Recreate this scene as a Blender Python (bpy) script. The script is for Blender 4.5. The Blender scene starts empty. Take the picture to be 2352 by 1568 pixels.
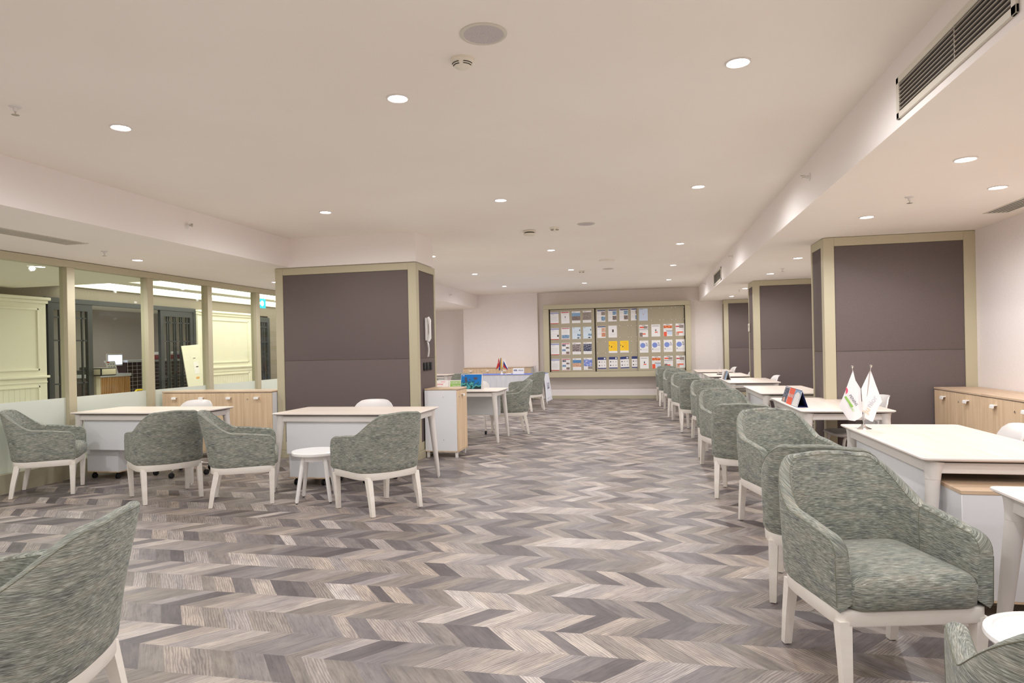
import bpy, bmesh, math, random
from mathutils import Vector, Matrix
random.seed(7)
PI = math.pi
C = bpy.context.scene.collection

# ------------------------------------------------------------------ camera
IW, IH = 2352.0, 1568.0
F_PX = 1536.78
yaw, pitch, roll = .2135, -.0011, .0206
cd = bpy.data.cameras.new('camera'); cam = bpy.data.objects.new('camera', cd); C.objects.link(cam)
bpy.context.scene.camera = cam
cd.sensor_fit = 'HORIZONTAL'; cd.sensor_width = 36.0; cd.lens = F_PX * 36.0 / IW
cd.shift_x = 21.85 / IW; cd.shift_y = 17.79 / IW
cd.clip_start = .05; cd.clip_end = 200
Fv = Vector((-math.sin(yaw) * math.cos(pitch), math.cos(yaw) * math.cos(pitch), math.sin(pitch)))
R0 = Vector((math.cos(yaw), math.sin(yaw), 0)); U0 = R0.cross(Fv)
Rv = R0 * math.cos(roll) - U0 * math.sin(roll); Uv = R0 * math.sin(roll) + U0 * math.cos(roll)
cam.matrix_world = Matrix(((Rv.x, Uv.x, -Fv.x, 0), (Rv.y, Uv.y, -Fv.y, 0), (Rv.z, Uv.z, -Fv.z, 1.3358), (0, 0, 0, 1)))

# ------------------------------------------------------------------ world, exposure
w = bpy.data.worlds.new('world'); bpy.context.scene.world = w; w.use_nodes = True
w.node_tree.nodes['Background'].inputs[0].default_value = (1, .97, .95, 1)
w.node_tree.nodes['Background'].inputs[1].default_value = .11
vs = bpy.context.scene.view_settings
vs.view_transform = 'Standard'; vs.look = 'None'; vs.gamma = 1; vs.use_curve_mapping = False
vs.exposure = 0.54
cy = bpy.context.scene.cycles
cy.use_fast_gi = True; cy.fast_gi_method = 'ADD'; w.light_settings.ao_factor = .16; w.light_settings.distance = 2.0
cy.max_bounces = 16; cy.diffuse_bounces = 10; cy.glossy_bounces = 4; cy.transmission_bounces = 8; cy.transparent_max_bounces = 16
SPOT_W = 29.0          # one recessed downlight
SPOT_COL = (.96, .97, 1.0)

# ------------------------------------------------------------------ materials
def s2l(c):
    return tuple(((x / 12.92) if x <= .04045 else ((x + .055) / 1.055) ** 2.4) for x in c)
def rgb(r, g, b): return s2l((r / 255, g / 255, b / 255)) + (1,)
class NT:
    def __init__(s, m): s.t = m.node_tree; s.n = s.t.nodes; s.l = s.t.links
    def new(s, ty, **k):
        n = s.n.new(ty)
        for a, v in k.items(): setattr(n, a, v)
        return n
    def math(s, op, a, b=None, c=None):
        n = s.n.new('ShaderNodeMath'); n.operation = op
        for i, v in enumerate((a, b, c)):
            if v is None: continue
            if isinstance(v, (int, float)): n.inputs[i].default_value = v
            else: s.l.new(v, n.inputs[i])
        return n.outputs[0]
    def noise(s, vec, scale, detail=3, rough=.5, dist=0.):
        n = s.n.new('ShaderNodeTexNoise'); n.inputs['Scale'].default_value = scale
        n.inputs['Detail'].default_value = detail; n.inputs['Roughness'].default_value = rough
        n.inputs['Distortion'].default_value = dist
        if vec is not None: s.l.new(vec, n.inputs['Vector'])
        return n.outputs['Fac']
    def mapping(s, vec, scale=(1, 1, 1), rot=(0, 0, 0)):
        n = s.n.new('ShaderNodeMapping'); n.inputs['Scale'].default_value = scale; n.inputs['Rotation'].default_value = rot
        s.l.new(vec, n.inputs['Vector']); return n.outputs[0]
    def ramp(s, fac, stops, interp='LINEAR'):
        n = s.n.new('ShaderNodeValToRGB'); n.color_ramp.interpolation = interp
        e = n.color_ramp.elements
        while len(e) < len(stops): e.new(.5)
        for i, (p, c) in enumerate(stops): e[i].position = p; e[i].color = c
        s.l.new(fac, n.inputs[0]); return n.outputs[0]
    def mix(s, fac, a, b, mode='MIX'):
        n = s.n.new('ShaderNodeMix'); n.data_type = 'RGBA'; n.blend_type = mode
        for i, v in ((0, fac), (6, a), (7, b)):
            if isinstance(v, (int, float)): n.inputs[i].default_value = v
            elif isinstance(v, tuple): n.inputs[i].default_value = v
            else: s.l.new(v, n.inputs[i])
        return n.outputs[2]
def mat(name, col, rough=.5, metal=0., spec=.5, bump=None):
    m = bpy.data.materials.new(name); m.use_nodes = True
    b = m.node_tree.nodes['Principled BSDF']
    b.inputs['Base Color'].default_value = col; b.inputs['Roughness'].default_value = rough
    b.inputs['Metallic'].default_value = metal; b.inputs['Specular IOR Level'].default_value = spec
    t = NT(m)
    if bump:
        sc, st = bump
        co = t.new('ShaderNodeTexCoord').outputs['Object']
        f = t.noise(co, sc, 4)
        bn = t.new('ShaderNodeBump'); bn.inputs['Strength'].default_value = st; bn.inputs['Distance'].default_value = .002
        t.l.new(f, bn.inputs['Height']); t.l.new(bn.outputs[0], b.inputs['Normal'])
    return m
def vary(m, c1, c2, scale=(1, 1, 1), ns=5, detail=4, lo=.35, hi=.65, coord='Object', dist=0.):
    t = NT(m); co = t.new('ShaderNodeTexCoord').outputs[coord]
    f = t.noise(t.mapping(co, scale), ns, detail, .55, dist)
    t.l.new(t.ramp(f, [(lo, c1), (hi, c2)]), t.n['Principled BSDF'].inputs['Base Color'])
    return m
def emit(name, col, s):
    m = bpy.data.materials.new(name); m.use_nodes = True; t = m.node_tree
    t.nodes.remove(t.nodes['Principled BSDF']); e = t.nodes.new('ShaderNodeEmission')
    e.inputs[0].default_value = col; e.inputs[1].default_value = s
    t.links.new(e.outputs[0], t.nodes['Material Output'].inputs[0]); return m

M = {}
M['ceiling'] = vary(mat('ceiling_paint', rgb(234, 225, 215), .9, spec=.2), rgb(233, 223, 212), rgb(236, 228, 218), (1, 1, 1), .6)
M['bulkhead'] = mat('bulkhead_paint', rgb(234, 226, 221), .9, spec=.2)
M['wall'] = vary(mat('wallpaper', rgb(232, 224, 220), .85, spec=.2, bump=(60, .15)), rgb(227, 218, 214), rgb(236, 228, 224), (1, 1, 14), 30)
M['frame'] = mat('olive_frame_paint', rgb(188, 179, 152), .5)
M['frame_dark'] = mat('frame_gap', rgb(60, 52, 44), .8)
M['panel'] = vary(mat('fabric_panel', rgb(110, 98, 96), .9, spec=.15, bump=(900, .3)), rgb(105, 94, 92), rgb(113, 102, 100), (1, 1, 1), 300, 2)
M['skirt'] = mat('skirting_olive', rgb(180, 172, 148), .5)
M['white_plastic'] = mat('white_plastic', rgb(226, 222, 220), .35)
M['white_body'] = mat('white_laminate', rgb(226, 227, 230), .45)
M['white_metal'] = mat('white_powder_coat', rgb(222, 216, 211), .4)
M['white_gloss'] = mat('stool_white', rgb(240, 238, 236), .25)
M['chair_white'] = vary(mat('chair_paint', rgb(232, 226, 217), .45), rgb(230, 223, 213), rgb(235, 229, 221), (1, 1, 3), 8)
M['chrome'] = mat('chrome', (.8, .8, .8, 1), .15, 1.)
M['black'] = mat('black_rubber', rgb(22, 22, 24), .6)
M['dark'] = mat('dark_void', rgb(45, 38, 34), .8)
M['glare_metal'] = mat('brushed_metal', (.6, .57, .5, 1), .35, 1.)
M['grille'] = mat('vent_paint', rgb(205, 197, 182), .5)
M['slat'] = mat('vent_slat', rgb(165, 156, 143), .5)
M['speaker'] = vary(mat('speaker_mesh', rgb(190, 181, 178), .8), rgb(176, 167, 164), rgb(200, 190, 187), (1, 1, 1), 260, 1)
M['detector'] = mat('detector_plastic', rgb(226, 217, 200), .5)
def wood(name, a, b, sc=(.7, 14, 14), rough=.45):
    m = mat(name, a, rough); vary(m, a, b, sc, 2.2, 6, .3, .7, 'Object', .6); return m
M['wood_top'] = wood('pale_oak_top', rgb(224, 209, 195), rgb(235, 222, 210), (.8, 9, 9), .4)
M['wood_top_y'] = wood('pale_oak_top_cross', rgb(226, 206, 187), rgb(239, 222, 205), (9, .8, 9), .4)
M['wood_edge'] = mat('table_edge', rgb(236, 226, 220), .4)
M['wood_door'] = wood('oak_door', rgb(205, 176, 142), rgb(226, 200, 168), (12, 12, .7), .5)
M['wood_cab'] = wood('oak_cabinet_top', rgb(196, 168, 140), rgb(214, 188, 160), (.8, 9, 9), .45)
# clear glass: thin pane that transmits and reflects a little
g = bpy.data.materials.new('clear_glass'); g.use_nodes = True; t = NT(g); t.n.remove(t.n['Principled BSDF'])
tr = t.new('ShaderNodeBsdfTransparent'); tr.inputs[0].default_value = (.95, .97, .93, 1)
gl = t.new('ShaderNodeBsdfGlossy'); gl.inputs['Roughness'].default_value = .02
lw = t.new('ShaderNodeLayerWeight'); lw.inputs[0].default_value = .5
fr = t.math('ADD', t.math('MULTIPLY', t.math('POWER', lw.outputs['Facing'], 5.0), .5), .02)
ms = t.new('ShaderNodeMixShader'); t.l.new(fr, ms.inputs[0]); t.l.new(tr.outputs[0], ms.inputs[1]); t.l.new(gl.outputs[0], ms.inputs[2])
t.l.new(ms.outputs[0], t.n['Material Output'].inputs[0]); M['glass'] = g
g = bpy.data.materials.new('frosted_film'); g.use_nodes = True; t = NT(g); t.n.remove(t.n['Principled BSDF'])
d1 = t.new('ShaderNodeBsdfDiffuse'); d1.inputs[0].default_value = rgb(240, 241, 236)
d2 = t.new('ShaderNodeBsdfTranslucent'); d2.inputs[0].default_value = rgb(232, 238, 226)
ms = t.new('ShaderNodeMixShader'); ms.inputs[0].default_value = .45
t.l.new(d1.outputs[0], ms.inputs[1]); t.l.new(d2.outputs[0], ms.inputs[2]); t.l.new(ms.outputs[0], t.n['Material Output'].inputs[0]); M['frost'] = g
g = bpy.data.materials.new('acrylic'); g.use_nodes = True; t = NT(g); t.n.remove(t.n['Principled BSDF'])
tr = t.new('ShaderNodeBsdfTransparent'); tr.inputs[0].default_value = (.93, .93, .93, 1)
gl = t.new('ShaderNodeBsdfGlossy'); gl.inputs['Roughness'].default_value = .1
ms = t.new('ShaderNodeMixShader'); ms.inputs[0].default_value = .06
t.l.new(tr.outputs[0], ms.inputs[1]); t.l.new(gl.outputs[0], ms.inputs[2]); t.l.new(ms.outputs[0], t.n['Material Output'].inputs[0]); M['acrylic'] = g

# green heather upholstery (UV in metres: u along the weave, v across)
m = mat('heather_upholstery', rgb(130, 135, 118), .9, spec=.12); t = NT(m)
uv = t.new('ShaderNodeTexCoord').outputs['UV']
f1 = t.noise(t.mapping(uv, (24, 370, 1)), 1.0, 5, .62, .12)
f2 = t.noise(t.mapping(uv, (8, 30, 1)), 1.0, 4, .62, .3)
f3 = t.noise(t.mapping(uv, (60, 700, 1)), 1.0, 2, .5)
c1 = t.ramp(f1, [(.34, rgb(54, 54, 52)), (.44, rgb(98, 99, 94)), (.54, rgb(150, 153, 145)), (.66, rgb(204, 205, 196))])
c2 = t.ramp(f2, [(.34, rgb(94, 98, 101)), (.5, rgb(141, 145, 136)), (.66, rgb(176, 168, 154))])
cc = t.mix(.38, c1, c2); cc = t.mix(.3, cc, t.ramp(f3, [(.35, rgb(60, 60, 52)), (.65, rgb(208, 210, 196))]), 'SOFT_LIGHT')
t.l.new(cc, t.n['Principled BSDF'].inputs['Base Color'])
bn = t.new('ShaderNodeBump'); bn.inputs['Strength'].default_value = .35; bn.inputs['Distance'].default_value = .002
t.l.new(f1, bn.inputs['Height']); t.l.new(bn.outputs[0], t.n['Principled BSDF'].inputs['Normal'])
t.n['Principled BSDF'].inputs['Sheen Weight'].default_value = .12
t.n['Principled BSDF'].inputs['Sheen Roughness'].default_value = .5
M['fabric'] = m
M['seam'] = mat('seam_thread', rgb(112, 112, 96), .9)

# chevron vinyl plank floor
m = mat('chevron_planks', rgb(150, 140, 136), .42, spec=.4); t = NT(m)
geo = t.new('ShaderNodeNewGeometry'); sep = t.new('ShaderNodeSeparateXYZ'); t.l.new(geo.outputs['Position'], sep.inputs[0])
X, Y = sep.outputs[0], sep.outputs[1]
RW = .2215; K = .82
yy = t.math('DIVIDE', t.math('SUBTRACT', Y, 2.897 - RW * 40), RW)
row = t.math('FLOOR', yy); fy = t.math('SUBTRACT', yy, row)
par = t.math('MODULO', row, 2.0)                       # 0: leans back to the left, 1: to the right
tri = t.math('PINGPONG', yy, 1.0)
u = t.math('ADD', X, t.math('MULTIPLY', t.math('MULTIPLY', tri, RW), K))
vor = t.new('ShaderNodeTexVoronoi'); vor.voronoi_dimensions = '1D'; vor.feature = 'F1'
vor.inputs['Scale'].default_value = 1.0; vor.inputs['Randomness'].default_value = .75
t.l.new(t.math('ADD', t.math('DIVIDE', u, .118), 300.0), vor.inputs['W'])
cell = vor.outputs['W']
cx = t.new('ShaderNodeCombineXYZ'); t.l.new(t.math('MULTIPLY', cell, 3.17), cx.inputs[0]); t.l.new(t.math('MULTIPLY', row, 7.31), cx.inputs[1])
wn = t.new('ShaderNodeTexWhiteNoise'); wn.noise_dimensions = '3D'; t.l.new(cx.outputs[0], wn.inputs['Vector'])
rnd = wn.outputs['Value']
base = t.ramp(rnd, [(0., rgb(88, 82, 84)), (.13, rgb(106, 100, 101)), (.30, rgb(129, 123, 124)), (.42, rgb(126, 119, 113)), (.55, rgb(142, 136, 132)), (.70, rgb(152, 147, 148)), (.85, rgb(160, 150, 142)), (1., rgb(180, 175, 173))])
# grain runs along each plank
sg = t.math('SUBTRACT', t.math('MULTIPLY', par, 2.0), 1.0)
along = t.math('ADD', t.math('MULTIPLY', Y, .77), t.math('MULTIPLY', t.math('MULTIPLY', X, .64), t.math('MULTIPLY', sg, 1.0)))
gv = t.new('ShaderNodeCombineXYZ'); t.l.new(t.math('MULTIPLY', u, 1.0), gv.inputs[0]); t.l.new(along, gv.inputs[1]); t.l.new(t.math('MULTIPLY', rnd, 40.), gv.inputs[2])
g1 = t.noise(t.mapping(gv.outputs[0], (75, 6, 1)), 1.0, 6, .65, .8)
g2 = t.noise(t.mapping(gv.outputs[0], (9, 5, 1)), 1.0, 4, .6, .4)
wv = t.new('ShaderNodeTexWave'); wv.bands_direction = 'X'; wv.inputs['Scale'].default_value = 1.0
wv.inputs['Distortion'].default_value = 9.; wv.inputs['Detail'].default_value = 3; wv.inputs['Detail Scale'].default_value = .9
t.l.new(t.mapping(gv.outputs[0], (20, 5, 1)), wv.inputs['Vector'])
cc = t.mix(.8, base, t.ramp(g1, [(.3, (.30, .28, .27, 1)), (.5, (.5, .5, .5, 1)), (.7, (.63, .62, .6, 1))]), 'OVERLAY')
cc = t.mix(.8, cc, t.ramp(g2, [(.3, (.34, .33, .34, 1)), (.7, (.64, .62, .58, 1))]), 'OVERLAY')
wmask = t.math('MULTIPLY', t.math('GREATER_THAN', wn.outputs['Value'], .45), .75)
cc = t.mix(wmask, cc, t.ramp(wv.outputs['Fac'], [(.2, (.36, .34, .34, 1)), (.6, (.6, .59, .57, 1))]), 'OVERLAY')
t.l.new(cc, t.n['Principled BSDF'].inputs['Base Color'])
bn = t.new('ShaderNodeBump'); bn.inputs['Strength'].default_value = .12; bn.inputs['Distance'].default_value = .001
t.l.new(g1, bn.inputs['Height']); t.l.new(bn.outputs[0], t.n['Principled BSDF'].inputs['Normal'])
M['floor'] = m

# ------------------------------------------------------------------ mesh helpers
def new(): return bmesh.new()
def setmi(faces, mi):
    for f in faces: f.material_index = mi
def box(bm, x0, x1, y0, y1, z0, z1, mi=0, bev=0., seg=2, mtx=None):
    r = bmesh.ops.create_cube(bm, size=1.0); vs_ = r['verts']
    for v in vs_:
        v.co = Vector(((x0 + x1) / 2 + v.co.x * (x1 - x0), (y0 + y1) / 2 + v.co.y * (y1 - y0), (z0 + z1) / 2 + v.co.z * (z1 - z0)))
    fs = set(f for v in vs_ for f in v.link_faces)
    if bev > 0:
        es = list(set(e for v in vs_ for e in v.link_edges))
        rr = bmesh.ops.bevel(bm, geom=es + vs_, offset=bev, segments=seg, affect='EDGES', profile=.5)
        fs = set(rr['faces']) | set(f for f in fs if f.is_valid)
        vs_ = list(set(v for f in fs for v in f.verts))
    setmi(fs, mi)
    if mtx is not None: bmesh.ops.transform(bm, matrix=mtx, verts=list(set(v for f in fs for v in f.verts)))
    return fs
def loft(bm, rings, mi=0, cap0=True, cap1=True, closed=True):
    vr = [[bm.verts.new(p) for p in r] for r in rings]
    n = len(vr[0]); out = []
    for a, b in zip(vr, vr[1:]):
        for i in range(n if closed else n - 1):
            j = (i + 1) % n
            try: out.append(bm.faces.new((a[i], a[j], b[j], b[i])))
            except ValueError: pass
    if cap0: out.append(bm.faces.new(list(reversed(vr[0]))))
    if cap1: out.append(bm.faces.new(vr[-1]))
    setmi(out, mi); return out
def ring(c, ax, r, seg=16):
    ax = Vector(ax).normalized(); a = ax.orthogonal().normalized(); b = ax.cross(a)
    return [Vector(c) + a * r * math.cos(2 * PI * i / seg) + b * r * math.sin(2 * PI * i / seg) for i in range(seg)]
def cone(bm, p0, p1, r0, r1, seg=16, mi=0):
    ax = Vector(p1) - Vector(p0)
    return loft(bm, [ring(p0, ax, r0, seg), ring(p1, ax, r1, seg)], mi)
def lathe(bm, c, prof, seg=32, mi=0, axis='Z'):
    rs = []
    for r, z in prof:
        r = max(r, 1e-4)
        if axis == 'Z': rs.append([Vector((c[0] + r * math.cos(2 * PI * i / seg), c[1] + r * math.sin(2 * PI * i / seg), c[2] + z)) for i in range(seg)])
        elif axis == 'X': rs.append([Vector((c[0] + z, c[1] + r * math.cos(2 * PI * i / seg), c[2] + r * math.sin(2 * PI * i / seg))) for i in range(seg)])
    return loft(bm, rs, mi)
def tube(bm, pts, r, seg=8, mi=0):
    pts = [Vector(p) for p in pts]; rs = []
    a = None
    for i, p in enumerate(pts):
        d = (pts[min(i + 1, len(pts) - 1)] - pts[max(i - 1, 0)]).normalized()
        if a is None: a = d.orthogonal().normalized()
        else: a = (a - d * a.dot(d)).normalized()
        b = d.cross(a)
        rr = r[i] if isinstance(r, (list, tuple)) else r
        rs.append([p + a * rr * math.cos(2 * PI * k / seg) + b * rr * math.sin(2 * PI * k / seg) for k in range(seg)])
    return loft(bm, rs, mi)
def quad(bm, pts, mi=0):
    f = bm.faces.new([bm.verts.new(p) for p in pts]); f.material_index = mi; return f
def rrect(x0, x1, y0, y1, r, z, n=5):
    out = []
    for cx_, cy_, a0 in ((x1 - r, y1 - r, 0), (x0 + r, y1 - r, 90), (x0 + r, y0 + r, 180), (x1 - r, y0 + r, 270)):
        for i in range(n + 1):
            a = math.radians(a0 + 90 * i / n); out.append(Vector((cx_ + r * math.cos(a), cy_ + r * math.sin(a), z)))
    return out
def obj(name, bm, mats, parent=None, angle=40, flip=True):
    me = bpy.data.meshes.new(name)
    if flip: bmesh.ops.recalc_face_normals(bm, faces=bm.faces[:])
    bm.to_mesh(me); bm.free()
    if not isinstance(mats, (list, tuple)): mats = [mats]
    for x in mats: me.materials.append(M[x] if isinstance(x, str) else x)
    for p in me.polygons: p.use_smooth = True
    me.set_sharp_from_angle(angle=math.radians(angle))
    o = bpy.data.objects.new(name, me); C.objects.link(o)
    if parent: o.parent = parent
    return o
def thing(name, label, cat, loc=(0, 0, 0), rz=0., group=None):
    o = bpy.data.objects.new(name, None); o.empty_display_size = .1; C.objects.link(o)
    o.location = loc; o.rotation_euler = (0, 0, rz); tag(o, label, cat, group); return o
def tag(o, label, cat, group=None):
    o['label'] = label; o['category'] = cat
    if group: o['group'] = group
    return o
def struct(name, bm, mats, parent=None, **k):
    o = obj(name, bm, mats, parent, **k)
    if not parent: o['kind'] = 'structure'
    return o
def sbox(name, mats, *a, **k):
    b = new(); box(b, *a, **k); return struct(name, b, mats)
def dup(root, loc, rz, label=None, group=None):
    r = root.copy(); C.objects.link(r); r.location = loc; r.rotation_euler = (0, 0, rz)
    if label: r['label'] = label
    if group: r['group'] = group
    for ch in list(root.children):
        c = ch.copy(); C.objects.link(c); c.parent = r
        for gch in list(ch.children):
            d = gch.copy(); C.objects.link(d); d.parent = c
    return r
_txt = {}
def text_bm(bm, s, size, mtx, mi=0, align='CENTER', bold=.0):
    cu = bpy.data.curves.new('lettering', 'FONT'); cu.body = s; cu.size = size; cu.align_x = align; cu.align_y = 'CENTER'
    cu.extrude = .0002; cu.offset = bold; cu.resolution_u = 3
    o = bpy.data.objects.new('lettering', cu); C.objects.link(o)
    dg = bpy.context.evaluated_depsgraph_get(); me = bpy.data.meshes.new_from_object(o.evaluated_get(dg))
    n0 = len(bm.faces); bm.from_mesh(me); bm.faces.ensure_lookup_table()
    fs = bm.faces[n0:]; setmi(fs, mi)
    bmesh.ops.transform(bm, matrix=mtx, verts=list(set(v for f in fs for v in f.verts)))
    bpy.data.objects.remove(o); bpy.data.curves.remove(cu); bpy.data.meshes.remove(me)
def frame_mtx(o, xa, ya):
    xa = Vector(xa).normalized(); ya = Vector(ya).normalized(); za = xa.cross(ya).normalized()
    return Matrix(((xa.x, ya.x, za.x, o[0]), (xa.y, ya.y, za.y, o[1]), (xa.z, ya.z, za.z, o[2]), (0, 0, 0, 1)))

# ------------------------------------------------------------------ dimensions of the room
ZL, ZC = 2.415, 2.771
XS, XL = 1.268, -4.406
XW = -6.30                      # window wall
YF = 17.28; YB = -4.0
XR = 3.20

# ------------------------------------------------------------------ room shell
bm = new(); box(bm, -14.2, XR + .1, YB - .1, 20.5, -.1, 0); struct('floor', bm, 'floor')
sbox('ceiling', 'ceiling', XL, XS, YB, YF + .2, ZC, ZC + .1)
bm = new(); box(bm, XS, XR + .1, YB, YF + .2, ZL, ZC + .1, 0)
for f in bm.faces:
    if f.normal.x < -.9: f.material_index = 1
struct('ceiling_right', bm, ['ceiling', 'bulkhead'], flip=False)
bm = new(); box(bm, XW, XL, YB, 18.4, ZL, ZC + .1, 0)
for f in bm.faces:
    if f.normal.x > .9: f.material_index = 1
struct('ceiling_left', bm, ['ceiling', 'bulkhead'], flip=False)
sbox('wall_back', 'wall', XW, XR + .1, YB - .1, YB, 0, ZC)
sbox('wall_right', 'wall', XR, XR + .1, YB, YF, 0, ZL)
bm = new(); box(bm, -4.80, -2.79, YF, YF + .3, 0, ZC); struct('wall_far', bm, 'wall')
bm = new(); box(bm, -2.79, XR, YF + .14, YF + .3, 0, ZC); struct('wall_far_recess', bm, 'wall')
sbox('wall_alcove', 'wall', XW - .1, -4.6, 18.0, 18.1, 0, ZL)
sbox('wall_left', 'wall', XW - .1, XW, 12.2, 18.0, 0, ZL)
# skirtings
sbox('baseboard_far', 'skirt', -2.5, .27, YF - .03, YF + .14, 0, .085)
sbox('baseboard_far_right', 'skirt', .27, 1.82, YF + .125, YF + .14, 0, .085)
sbox('trim_ledge', 'bulkhead', -2.50, .27, YF - .02, YF + .14, .085, .25)
sbox('baseboard_far_left', 'skirt', -4.80, -2.80, YF - .012, YF, 0, .085)
sbox('baseboard_right', 'skirt', XR - .012, XR, YB, 7.45, 0, .085)

def pillar(name, x0, x1, y0, y1, zt, side, label):
    """fabric clad pier: body, olive frames, padded panels, plinth; side=+1 shows +X face, -1 shows -X face"""
    root = thing(name, label, 'pillar', ((x0 + x1) / 2, (y0 + y1) / 2, 0)); root['kind'] = 'structure'
    L = Matrix.Translation((-(x0 + x1) / 2, -(y0 + y1) / 2, 0))
    def put(n, b, m_): bmesh.ops.transform(b, matrix=L, verts=b.verts[:]); return obj(n, b, m_, root)
    b = new(); box(b, x0 + .02, x1 - .02, y0 + .02, y1 - .001, 0, zt - .004); put('core', b, 'frame')
    b = new()
    fw = .105
    zb, zf = .20, zt - .092
    for xa, xb in ((x0, x0 + fw), (x1 - fw, x1)): box(b, xa, xb, y0, y0 + .03, .10, zt - .004, bev=.002, seg=1)
    box(b, x0 + fw, x1 - fw, y0 + .001, y0 + .03, zf, zt - .004, bev=.001, seg=1)
    box(b, x0 + fw, x1 - fw, y0 + .001, y0 + .03, .10, zb, bev=.001, seg=1)
    xs = x1 if side > 0 else x0
    xa, xb = (xs - .03, xs) if side > 0 else (xs, xs + .03)
    box(b, xa, xb, y0 + .032, y0 + .10, .10, zt - .004, bev=.002, seg=1)
    box(b, xa, xb, y1 - .05, y1, .10, zt - .004, bev=.002, seg=1)
    e = .001 * side
    box(b, xa - e, xb - e, y0 + .10, y1 - .05, zf, zt - .004, bev=.001, seg=1)
    box(b, xa - e, xb - e, y0 + .10, y1 - .05, .10, zb, bev=.001, seg=1)
    put('frame', b, 'frame')
    b = new(); box(b, x0 - .012, x1 + .012, y0 - .012, y1, 0, .098, bev=.003, seg=1); put('plinth', b, 'skirt')
    for za, zb2 in ((zb + .002, 1.232), (1.236, zf - .004)):
        b = new(); box(b, x0 + fw + .003, x1 - fw - .003, y0 + .007, y0 + .03, za, zb2, bev=.004); put('fabric_panel', b, 'panel')
        b = new(); xm = (xs - .03, xs - .008) if side > 0 else (xs + .008, xs + .03)
        box(b, xm[0], xm[1], y0 + .103, y1 - .053, za, zb2, bev=.004); put('fabric_panel', b, 'panel')
    return root
pillar('wall_pier', -4.633, -2.739, 7.743, 8.49, ZL, 1, 'dark fabric-clad pillar in olive frame carrying the white wall telephone')
pillar('wall_pier', 1.799, XR, 7.492, 8.03, ZL, -1, 'widest dark fabric-clad bay beside the oak cabinets on the right')
pillar('wall_pier', 1.799, XR, 12.195, 12.79, ZL, -1, 'dark fabric-clad bay on the right with a small white thermostat on its narrow side')
pillar('wall_pier', 1.835, XR, 17.10, YF + .14, ZL, -1, 'farthest dark fabric-clad bay beside the notice board wall')
bm = new(); box(bm, XL, -2.718, 7.70, 8.36, ZL, ZC); struct('wall_pillar_head', bm, 'bulkhead')

# ------------------------------------------------------------------ glazed wall on the left
post_y = [-2.4, -1.19, .02, 1.25, 2.46, 3.67, 4.99, 6.245, 7.46, 8.66, 9.90, 11.2]
for i, y in enumerate(post_y):
    bm = new(); box(bm, XW - .05, XW + .055, y - .045, y + .06, .19, 2.335, bev=.003, seg=1); struct('trim_%d' % (i + 1), bm, 'frame')
sbox('trim_header', 'frame', XW - .05, XW + .06, YB, 12.2, 2.335, ZL - .006)
sbox('trim_sill', 'skirt', XW - .06, XW + .075, YB, 12.2, 0, .19)
for i, (a, b_) in enumerate(zip([YB] + post_y, post_y + [12.2])):
    ya = a + .06 if i else a; yb = b_ - .045 if i < len(post_y) else b_
    bm = new(); box(bm, XW - .006, XW + .002, ya, yb, .19, 2.335); o = struct('window_%d' % (i + 1), bm, 'glass')
    bm = new(); box(bm, XW + .003, XW + .005, ya, yb, .19, .892); obj('frosted_film', bm, 'frost', o)

# ------------------------------------------------------------------ corridor and rooms beyond the glass
M['cream'] = mat('cream_paneling', rgb(232, 228, 206), .5)
M['taupe'] = vary(mat('corridor_wallcovering', rgb(128, 118, 104), .85), rgb(120, 111, 98), rgb(138, 128, 112), (1, 1, 8), 30)
M['taupe2'] = vary(mat('back_office_wallcovering', rgb(165, 156, 148), .85), rgb(158, 149, 141), rgb(172, 163, 154), (1, 1, 8), 30)
M['lattice'] = mat('dark_lattice_metal', rgb(52, 54, 55), .45)
M['corr_ceiling'] = mat('corridor_ceiling', rgb(226, 222, 200), .85)
M['strip'] = emit('cove_light', (1., .98, .88, 1), 3.0)
XA = -9.5
bm = new(); box(bm, -10.6, XW - .055, YB, 8.42, ZL, ZL + .3); struct('ceiling_corridor', bm, 'corr_ceiling')
bm = new()
for xa, xb, ya, yb in ((XA, -9.45, 9.25, 20.4), (-8.56, -8.2, 9.25, 20.4), (-7.56, XW - .055, 9.25, 20.4), (XA, XW - .055, 8.42, 9.25)):
    box(bm, xa, xb, ya, yb, 2.53, 2.6)
box(bm, XA, XW - .055, 8.42, 20.4, 2.72, 2.8)
struct('ceiling_cove', bm, 'corr_ceiling')
for k, (xa, xb) in enumerate(((-9.45, -8.56), (-8.2, -7.56))):
    bm = new(); box(bm, xa, xb, 9.25, 20.3, 2.60, 2.62)
    tag(obj('cove_light', bm, 'strip'), ['long bright cove light in the corridor ceiling nearest the dark lattice doors', 'long bright cove light in the corridor ceiling nearer the glass wall'][k], 'light')
bm = new()
box(bm, XA - .15, XA, YB, 9.0, 0, 2.72); box(bm, XA - .15, XA, 9.0, 12.55, 2.30, 2.72); box(bm, XA - .15, XA, 12.55, 14.68, 0, 2.72)
box(bm, XA - .15, XA, 14.68, 15.50, 2.28, 2.72); box(bm, XA - .15, XA, 15.50, 20.4, 0, 2.72)
struct('wall_corridor', bm, 'taupe')
sbox('wall_corridor_end', 'taupe', -10.6, XW, 20.4, 20.5, 0, 2.8)
sbox('wall_corridor_near', 'taupe', -10.6, XW - .055, YB - .1, YB, 0, 2.6)
sbox('wall_office_back', 'taupe2', -14.1, -14.0, 7, 20, 0, 2.6)
sbox('wall_office_side', 'taupe2', -14.1, XA, 20, 20.1, 0, 2.6)
sbox('wall_office_near', 'taupe2', -14.1, XA, 7, 7.1, 0, 2.6)
sbox('ceiling_office', 'corr_ceiling', -14.1, XA - .15, 7, 20.1, 2.56, 2.7)
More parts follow.
